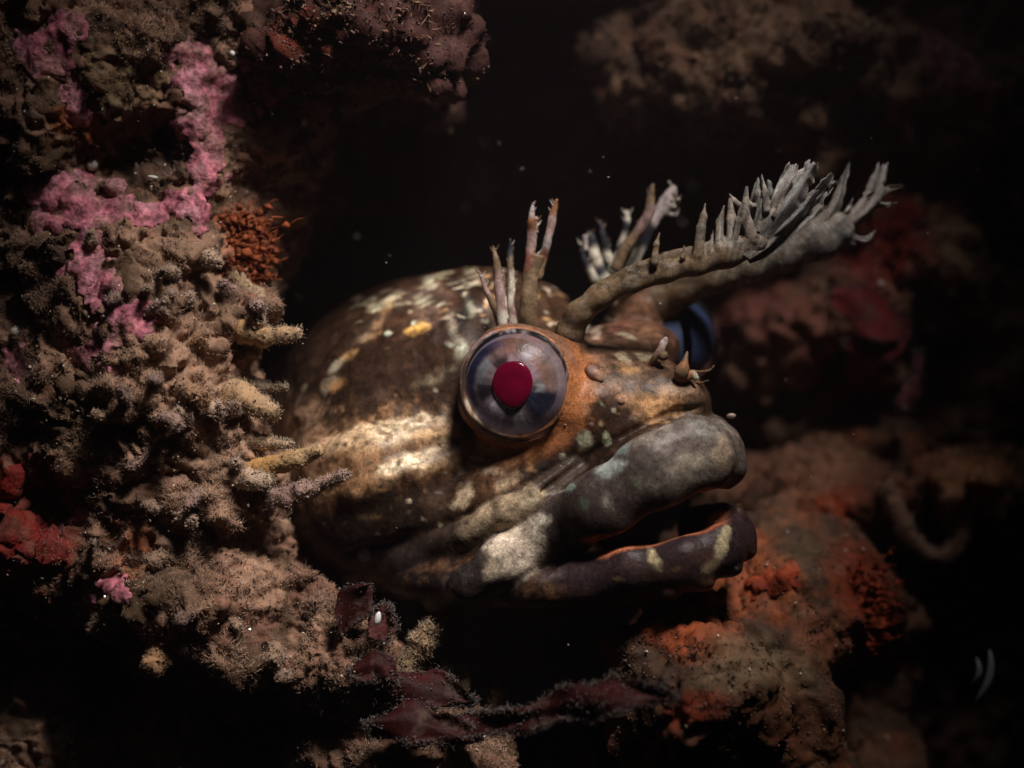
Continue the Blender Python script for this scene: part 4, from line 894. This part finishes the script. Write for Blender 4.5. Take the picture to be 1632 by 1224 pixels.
for k in range(40):                                  # lumpy silt tufts that make the turf uneven
    px, py = random.uniform(140, 425), random.uniform(380, 900)
    if k > 32: px, py = random.uniform(240, 560), random.uniform(930, 1090)
    p0, n0 = surf(px, py, 'left'); L = random.uniform(.15, .42); r = random.uniform(.04, .12)
    dv = n0+np.array([random.uniform(-.2, .6), -.25, random.uniform(-.3, .5)]); dv /= np.linalg.norm(dv)
    bend = np.array([random.uniform(-.1, .1), 0, random.uniform(-.1, .12)])
    tn = np.array(random.choice([(.34, .225, .15), (.28, .18, .12), (.40, .275, .19), (.30, .19, .15), (.36, .20, .10)]))
    V, F, t = tube([p0-dv*.12, p0+dv*L*.4, p0+dv*L*.75+bend*.6, p0+dv*L+bend], [r*1.15, r, r*random.uniform(.8, 1.3), r*.5], 16, 1, False, .7, 60+k)
    V = V.astype(np.float32); F = np.array(F); F = np.concatenate([F[:, [0, 1, 2]], F[:, [0, 2, 3]]]); c = tn*(1+.3*fbm(V, 5, 2, k))[:, None]
    ctr = np.repeat(V.reshape(-1, 16, 3).mean(1), 16, 0); h = rng.integers(0, len(V), 620); nv = V[h]-ctr[h]; nv /= np.maximum(np.linalg.norm(nv, axis=1, keepdims=True), 1e-6)
    a = hairs(V[h]+rng.normal(size=(620, 3))*.015, nv, rng.uniform(.02, .09, 620), rng.uniform(.004, .008, 620), tn*rng.uniform(.7, 1.4, (620, 1)), .6)
    b = flecks(V[h[:160]]+rng.normal(size=(160, 3))*.02, rng.uniform(.008, .022, 160), tn*rng.uniform(.7, 1.4, (160, 1)))
    for v_, f_, c_ in ((V, F, c), a, b): TV.append(v_); TFc.append(f_+off); TC.append(c_); off += len(v_)
tag(mesh('silt_tuft', np.concatenate(TV), np.concatenate(TFc).astype(np.int32), M['turf'], None, np.concatenate(TC)), 'lumpy silt covered tufts standing up out of the brown turf', 'tufts', None, 'stuff')
ring = [(1412, 770), (1420, 800), (1445, 850), (1480, 885), (1515, 888), (1535, 855), (1548, 810), (1560, 775)]
bumpy('encrusted_loop', [P(a, b, 3.3) for a, b in ring], [.12, .13, .11, .08, .08, .10, .13, .14], 'sagging loop of pale pinkish growth round the dark opening at right', 'growth', (.30, .15, .10), (.34, .20, .13), crumb=500, bump=.5, seed=14, rough_tone=(.30, .18, .12), csize=(.02, .06))

# orange hydroids: fans of fine threads
def hydroid(px, py, which, n, spread, L, label, tone, name='orange_hydroid', seed=0):
    p0, nn = surf(px, py, which); root = thing(name, label, 'hydroid', tuple(p0))
    b = rng.normal(size=(n, 3))*np.array([spread, spread*.3, spread*1.3]); d = rng.normal(size=(n, 3))*.55+nn+np.array([.6, -.4, .1]); d /= np.linalg.norm(d, axis=1, keepdims=True)
    l = L*rng.uniform(.4, 1.2, n); parts = []
    s = np.cross(d, rng.normal(size=(n, 3))); s /= np.linalg.norm(s, axis=1, keepdims=True); u = np.cross(s, d)
    w = .010
    tip = b+d*l[:, None]+rng.normal(size=(n, 3))*.05; mid = b+d*l[:, None]*.5
    a3 = [0, 2.094, 4.189]
    V = np.concatenate([np.stack([b+w*(math.cos(a)*s+math.sin(a)*u) for a in a3], 1), np.stack([mid+w*.8*(math.cos(a)*s+math.sin(a)*u) for a in a3], 1), tip[:, None]], 1)
    f = np.array([[0, 1, 4], [0, 4, 3], [1, 2, 5], [1, 5, 4], [2, 0, 3], [2, 3, 5], [3, 4, 6], [4, 5, 6], [5, 3, 6]])
    F = (f[None]+(np.arange(n)*7)[:, None, None]).reshape(-1, 3).astype(np.int32)
    c = np.repeat(np.asarray(tone)*rng.uniform(.5, 1.4, (n, 1)), 7, 0)
    o = mesh('threads', V.reshape(-1, 3), F, M['sponge'], root, c); o['kind'] = 'stuff'
    cv, cf, cc = crumbs(b*.9+d*.05, rng.uniform(.03, .09, n), np.asarray(tone)*rng.uniform(.3, .9, (n, 1)))
    mesh('base', cv, cf, M['sponge'], root, cc)['kind'] = 'stuff'
hydroid(385, 400, 'left', 800, .24, .26, 'orange red tuft of fine threads at the rim of the hole, above the fingers', (.30, .07, .02))
hydroid(1385, 960, 'ledge', 160, .25, .3, 'dark red tuft of threads at the right end of the ledge', (.34, .05, .015))

# red sponges grown over the rock
RT = ((.17, .011, .008), (.27, .04, .015), (.06, .005, .004))
for which, ells, lab in (('left', [(440, 118, 26, 40)], 'deep red sponge patch beside the tall pink crust at upper left'),
                         ('over', [(500, 58, 40, 26)], 'orange red sponge patch under the top edge of the picture'),
                         ('left', [(30, 790, 46, 56), (20, 850, 40, 40)], 'blurred dark red sponge at the left edge of the picture'),
                         ('right', [(1415, 330, 50, 40), (1440, 380, 46, 40)], 'dark red sponge behind the tips of the farther crest'),
                         ('ledge', [(1342, 802, 36, 18)], 'bright orange red sponge patch on the back of the ledge'),
                         ('ledge', [(1245, 925, 40, 18), (1262, 915, 30, 16)], 'orange sponge streak on the ledge right of the lower lip')):
    V, Fq, N, _ = ROCKS[which]
    crust(V, Fq, N, ells, lab, 'red_sponge', 'sponge', RT if 'dark' in lab or 'deep' in lab else ((.28, .04, .012), (.36, .09, .03), (.12, .015, .008)), .05, .10, 'sponge', 'red sponges on the rock', 17)

# red seaweed blades
def blade(name, pix, y, halfw, label, tone=(.036, .006, .006), fringe=160, ruff=.10, seed=0, tilt=(0, .35, 1), tip=None, veins=False):
    ctr = np.array([P(a, b, yy) for (a, b), yy in zip(pix, y if np.ndim(y) else [y]*len(pix))], float); base = ctr[0]
    L = np.concatenate([[0], np.cumsum(np.linalg.norm(np.diff(ctr, axis=0), axis=1))]); nu, nv = max(24, int(L[-1]/.06)), 13
    t = np.linspace(0, L[-1], nu); c = np.stack([np.interp(t, L, ctr[:, k]) for k in range(3)], 1)
    for _ in range(nu//6): c[1:-1] = c[1:-1]*.5+(c[:-2]+c[2:])*.25
    hw = np.interp(t/L[-1], np.linspace(0, 1, len(halfw)), halfw)
    tg = np.gradient(c, axis=0); tg /= np.linalg.norm(tg, axis=1, keepdims=True)
    tv = np.asarray(tilt, float); sd = tv-(tg@tv)[:, None]*tg; sd /= np.linalg.norm(sd, axis=1, keepdims=True); nn = np.cross(tg, sd)
    v = np.linspace(-1, 1, nv)
    lo = 1+.35*fbm((c*1.0).astype(np.float32), 2.2, 3, seed); hi = 1+.35*fbm((c*1.0).astype(np.float32), 2.2, 3, seed+60)
    W = np.where(v[None] < 0, lo[:, None], hi[:, None])*hw[:, None]*v[None]
    Z = ruff*np.sin(t[:, None]*5+seed+v[None]*2.0)*np.abs(v[None])**1.5+ruff*.5*np.sin(t[:, None]*2.3+v[None]*3)
    G = c[:, None]+W[..., None]*sd[:, None]+Z[..., None]*nn[:, None]
    th = .014; top = (G+th*nn[:, None]).reshape(-1, 3); bot = (G-th*nn[:, None]).reshape(-1, 3); n = len(top)
    F = []
    for i in range(nu-1):
        for j in range(nv-1):
            a = i*nv+j; F += [(a, a+1, a+nv+1, a+nv), (n+a, n+a+nv, n+a+nv+1, n+a+1)]
    ed = [i*nv for i in range(nu)]+[(nu-1)*nv+j for j in range(1, nv)]+[i*nv+nv-1 for i in range(nu-2, -1, -1)]+[j for j in range(nv-2, 0, -1)]
    F += [(ed[k], ed[(k+1) % len(ed)], n+ed[(k+1) % len(ed)], n+ed[k]) for k in range(len(ed))]
    VV = np.concatenate([top, bot]); nz = fbm(VV.astype(np.float32), 3, 3, seed)
    cc = np.asarray(tone)*(1+.5*nz)[:, None]
    m = smooth(.25, .6, fbm(VV.astype(np.float32), 4.5, 3, seed+5))[:, None]*.5; cc = cc*(1-m)+np.array((.11, .07, .055))*m
    root = thing(name, label, 'seaweed', tuple(base))
    mesh('blade', VV-base, F, M['alga'], root, cc)
    if fringe:
        e = np.array(ed); fr = fringe*2; k = e[rng.integers(0, len(e), fr)]; clump = smooth(-.3, .4, fbm(top[k].astype(np.float32), 4, 2, seed+2))
        q = top[k]-base+rng.normal(size=(fr, 3))*.035
        a = hairs(q, rng.normal(size=(fr, 3)), (.02+.09*clump)*rng.uniform(.4, 1.2, fr), rng.uniform(.004, .009, fr), np.array((.10, .068, .054))*rng.uniform(.5, 1.4, (fr, 1)), .3)
        fl = fringe*2; kk = rng.integers(0, len(top), fl); kk[:fringe] = k[:fringe]; ok = fbm(top[kk].astype(np.float32), 3, 3, seed+4) > -.1; kk = kk[ok]
        b = flecks(top[kk]-base+rng.normal(size=(len(kk), 3))*.02, rng.uniform(.006, .02, len(kk)), np.array((.085, .055, .046))*rng.uniform(.5, 1.4, (len(kk), 1)))
        cv = np.concatenate([a[0], b[0]]); cf = np.concatenate([a[1], b[1]+len(a[0])]).astype(np.int32); c2 = np.concatenate([a[2], b[2]])
        mesh('silt_fringe', cv, cf, M['turf'], root, c2)['kind'] = 'stuff'
    return root
blade('red_seaweed', [(640, 1175), (740, 1160), (830, 1148), (920, 1120), (1000, 1103), (1075, 1112)], [-.9, -1.3, -1.9, -2.4, -2.7, -2.7], [.12, .20, .16, .24, .30, .06], 'long dark red seaweed blade with silty fringe lying along the bottom', fringe=1100, seed=3)
blade('red_seaweed', [(590, 1110), (640, 1095), (700, 1100), (755, 1120)], -1.0, [.08, .30, .26, .05], 'short folded red seaweed blade at the foot of the stalks', fringe=420, seed=5)
blade('red_seaweed', [(585, 1165), (650, 1150), (720, 1165), (765, 1175)], -1.5, [.1, .30, .28, .06], 'broad dark red seaweed blade low before the long one', fringe=420, seed=6)
blade('red_seaweed', [(545, 1010), (555, 985), (570, 955), (590, 935)], -1.15, [.05, .20, .26, .08], 'small upright dark red seaweed fan among the turf under the jaw', fringe=160, seed=7, tilt=(1, .2, .2))
blade('red_seaweed', [(600, 1020), (610, 995), (618, 965)], -1.1, [.14, .24, .12], 'curled reddish seaweed scrap with a bright glint under the jaw', (.16, .05, .045), 300, seed=8, tilt=(1, .2, .2))
blade('red_seaweed', [(560, 1075), (600, 1060), (630, 1090)], -1.25, [.1, .28, .1], 'dark red seaweed blade curled over the bottom turf', fringe=250, seed=9)
blade('red_seaweed', [(1320, 470), (1360, 475), (1400, 500), (1440, 530)], 3.4, [.10, .36, .46, .2], 'broad translucent wine red seaweed blade on the right wall', (.17, .018, .022), 220, .06, 10, (.2, .3, 1))
blade('red_seaweed', [(1345, 545), (1380, 550), (1420, 545), (1445, 525)], 3.5, [.08, .30, .30, .1], 'lower lobe of wine red seaweed under the broad blade', (.15, .014, .022), 160, .06, 11, (.2, .3, 1))
blade('red_seaweed', [(1462, 560), (1465, 595), (1452, 625), (1435, 652)], 3.3, [.08, .06, .18, .10], 'narrow seaweed blade hanging below the wine red ones', (.20, .06, .07), 160, .04, 12, (1, .2, .2))

# shells, beads and chips
def lens_mesh(rx, ry, rz, seed=0, n=14):
    a = np.linspace(0, 2*math.pi, n, endpoint=False); b = np.linspace(0, math.pi, 9)
    A, B = np.meshgrid(a, b); v = np.stack([rx*np.cos(A)*np.sin(B), ry*np.sin(A)*np.sin(B), rz*np.cos(B)], -1).reshape(-1, 3)
    v = v*(1+.22*fbm(v.astype(np.float32), 7, 2, seed))[:, None]
    F = [(i*n+j, i*n+(j+1) % n, (i+1)*n+(j+1) % n, (i+1)*n+j) for i in range(8) for j in range(n)]
    return v, F
def bit(name, px, py, which, size, label, cat, tone, rot=(0, 0, 0), y=None, seed=0, off=-.04):
    p = surf(px, py, which)[0] if y is None else None
    p = P(px, py, (p[1]+off) if y is None else y)
    v, F = lens_mesh(*size, seed); o = mesh(name, v, F, M['shell'], None, np.tile(tone, (len(v), 1)))
    o.location = p; o.rotation_euler = [math.radians(r) for r in rot]
    return tag(o, label, cat)
bit('snail_shell', 148, 262, 'left', (.09, .07, .09), 'small white snail shell in the dark hollow at left', 'shell', (.62, .55, .48), seed=1)
bit('snail_shell', 24, 528, 'left', (.085, .08, .085), 'pale round bead of shell at the left edge of the wall', 'shell', (.42, .36, .31), seed=2)
bit('shell_chip', 1405, 452, 'right', (.06, .05, .05), 'bright white shell chip above the wine red seaweed', 'shell', (.75, .70, .60), seed=3)
bit('shell_chip', 1485, 522, 'right', (.13, .04, .05), 'pale flat shell chip right of the wine red seaweed', 'shell', (.60, .44, .33), (0, 12, 0), seed=4)
bit('shell_chip', 602, 986, 'left', (.05, .03, .10), 'glinting white shell chip on the seaweed scrap under the jaw', 'shell', (.8, .8, .82), (0, 20, 0), y=-1.4, seed=5)
bit('shell_chip', 370, 86, 'left', (.05, .04, .05), 'bright glint built as a white chip beside the top of the tall pink crust', 'shell', (.75, .72, .65), seed=6)  # a glint of light, built as a solid white chip
bit('shell_chip', 243, 282, 'left', (.09, .03, .03), 'thin white shell chip above the wide pink crust', 'shell', (.62, .62, .58), (0, 10, 0), seed=7)
bit('debris_fragment', 1165, 663, None, (.085, .05, .05), 'brown fragment drifting in the water beside the upper lip', 'debris', (.26, .19, .15), y=-.6, seed=8)
def crescent(px, py, h, w, rot, y, label, tone):
    n = 26; t = np.linspace(-1, 1, n); V = []; F = []
    for k in range(n):
        ww = w*(1-t[k]**2)**.6+.006; cx = .35*w*4*(t[k]**2)*.5
        for a in np.linspace(0, 2*math.pi, 8, endpoint=False): V.append((cx+ww*math.cos(a)*.5, ww*math.sin(a)*.5-.10*(1-t[k]**2), t[k]*h))
    F = [(k*8+j, k*8+(j+1) % 8, (k+1)*8+(j+1) % 8, (k+1)*8+j) for k in range(n-1) for j in range(8)]
    o = mesh('shell_fragment', np.array(V), F, M['shell'], None, np.tile(tone, (len(V), 1))); o.location = P(px, py, y); o.rotation_euler = (0, math.radians(rot), 0)
    return tag(o, label, 'shell')
crescent(1574, 1078, .46, .13, 195, 1.6, 'long thin grey shell fragment in the dark lower right corner', (.34, .34, .37))
crescent(1558, 1070, .24, .10, 190, 1.65, 'shorter shell fragment left of the long one in the lower right corner', (.28, .28, .31))

# pale grains in the turf, doubling as wet glints, and specks drifting in the water
gp = np.concatenate([sample('left', 900)[0]+rng.normal(size=(900, 3))*.05+np.array([0, -.12, .06]), sample('ledge', 160)[0]+np.array([0, -.03, .02]), sample('right', 60)[0]+np.array([0, -.1, 0]), sample('over', 60)[0]+np.array([0, -.1, 0])])
v, F, c = crumbs(gp, rng.uniform(.009, .026, len(gp)), np.array((.75, .66, .5))*rng.uniform(.4, 1.2, (len(gp), 1)))
tag(mesh('glint_grain', v, F, M['grain'], None, c, True), 'pale grains in the growth on the rock, doubling as wet glints', 'grains', None, 'stuff')
n = 170; pp = np.stack([P(rng.uniform(380, 1560), rng.uniform(150, 1050), rng.uniform(-13, 3)) for _ in range(n)])
v, F, c = crumbs(pp, rng.uniform(.006, .02, n), np.array((.40, .36, .32))*rng.uniform(.4, 1.2, (n, 1)))
tag(mesh('drifting_speck', v, F, M['turf'], None, c), 'fine pale specks drifting in the water round the fish', 'specks', None, 'stuff')

# the water itself: a faint milky veil in the lamp's beam
hb = np.array([(x, y, z) for x in (-29, 29) for y in (-34, 36) for z in (-21, 21)], float)
hf = [(0, 1, 3, 2), (4, 6, 7, 5), (0, 4, 5, 1), (2, 3, 7, 6), (0, 2, 6, 4), (1, 5, 7, 3)]
hm = bpy.data.materials.new('water_haze'); hm.use_nodes = True; hn_ = hm.node_tree.nodes; hn_.remove(hn_['Principled BSDF'])
pv = hn_.new('ShaderNodeVolumePrincipled'); pv.inputs['Color'].default_value = (.84, .66, .72, 1); pv.inputs['Density'].default_value = .0009; pv.inputs['Anisotropy'].default_value = .0
hm.node_tree.links.new(pv.outputs[0], hn_['Material Output'].inputs['Volume'])
hz = mesh('haze', hb, hf, hm, None, None, True); tag(hz, 'faintly milky sea water filling the whole crevice', 'water', None, 'stuff')
scene.cycles.volume_bounces = 0
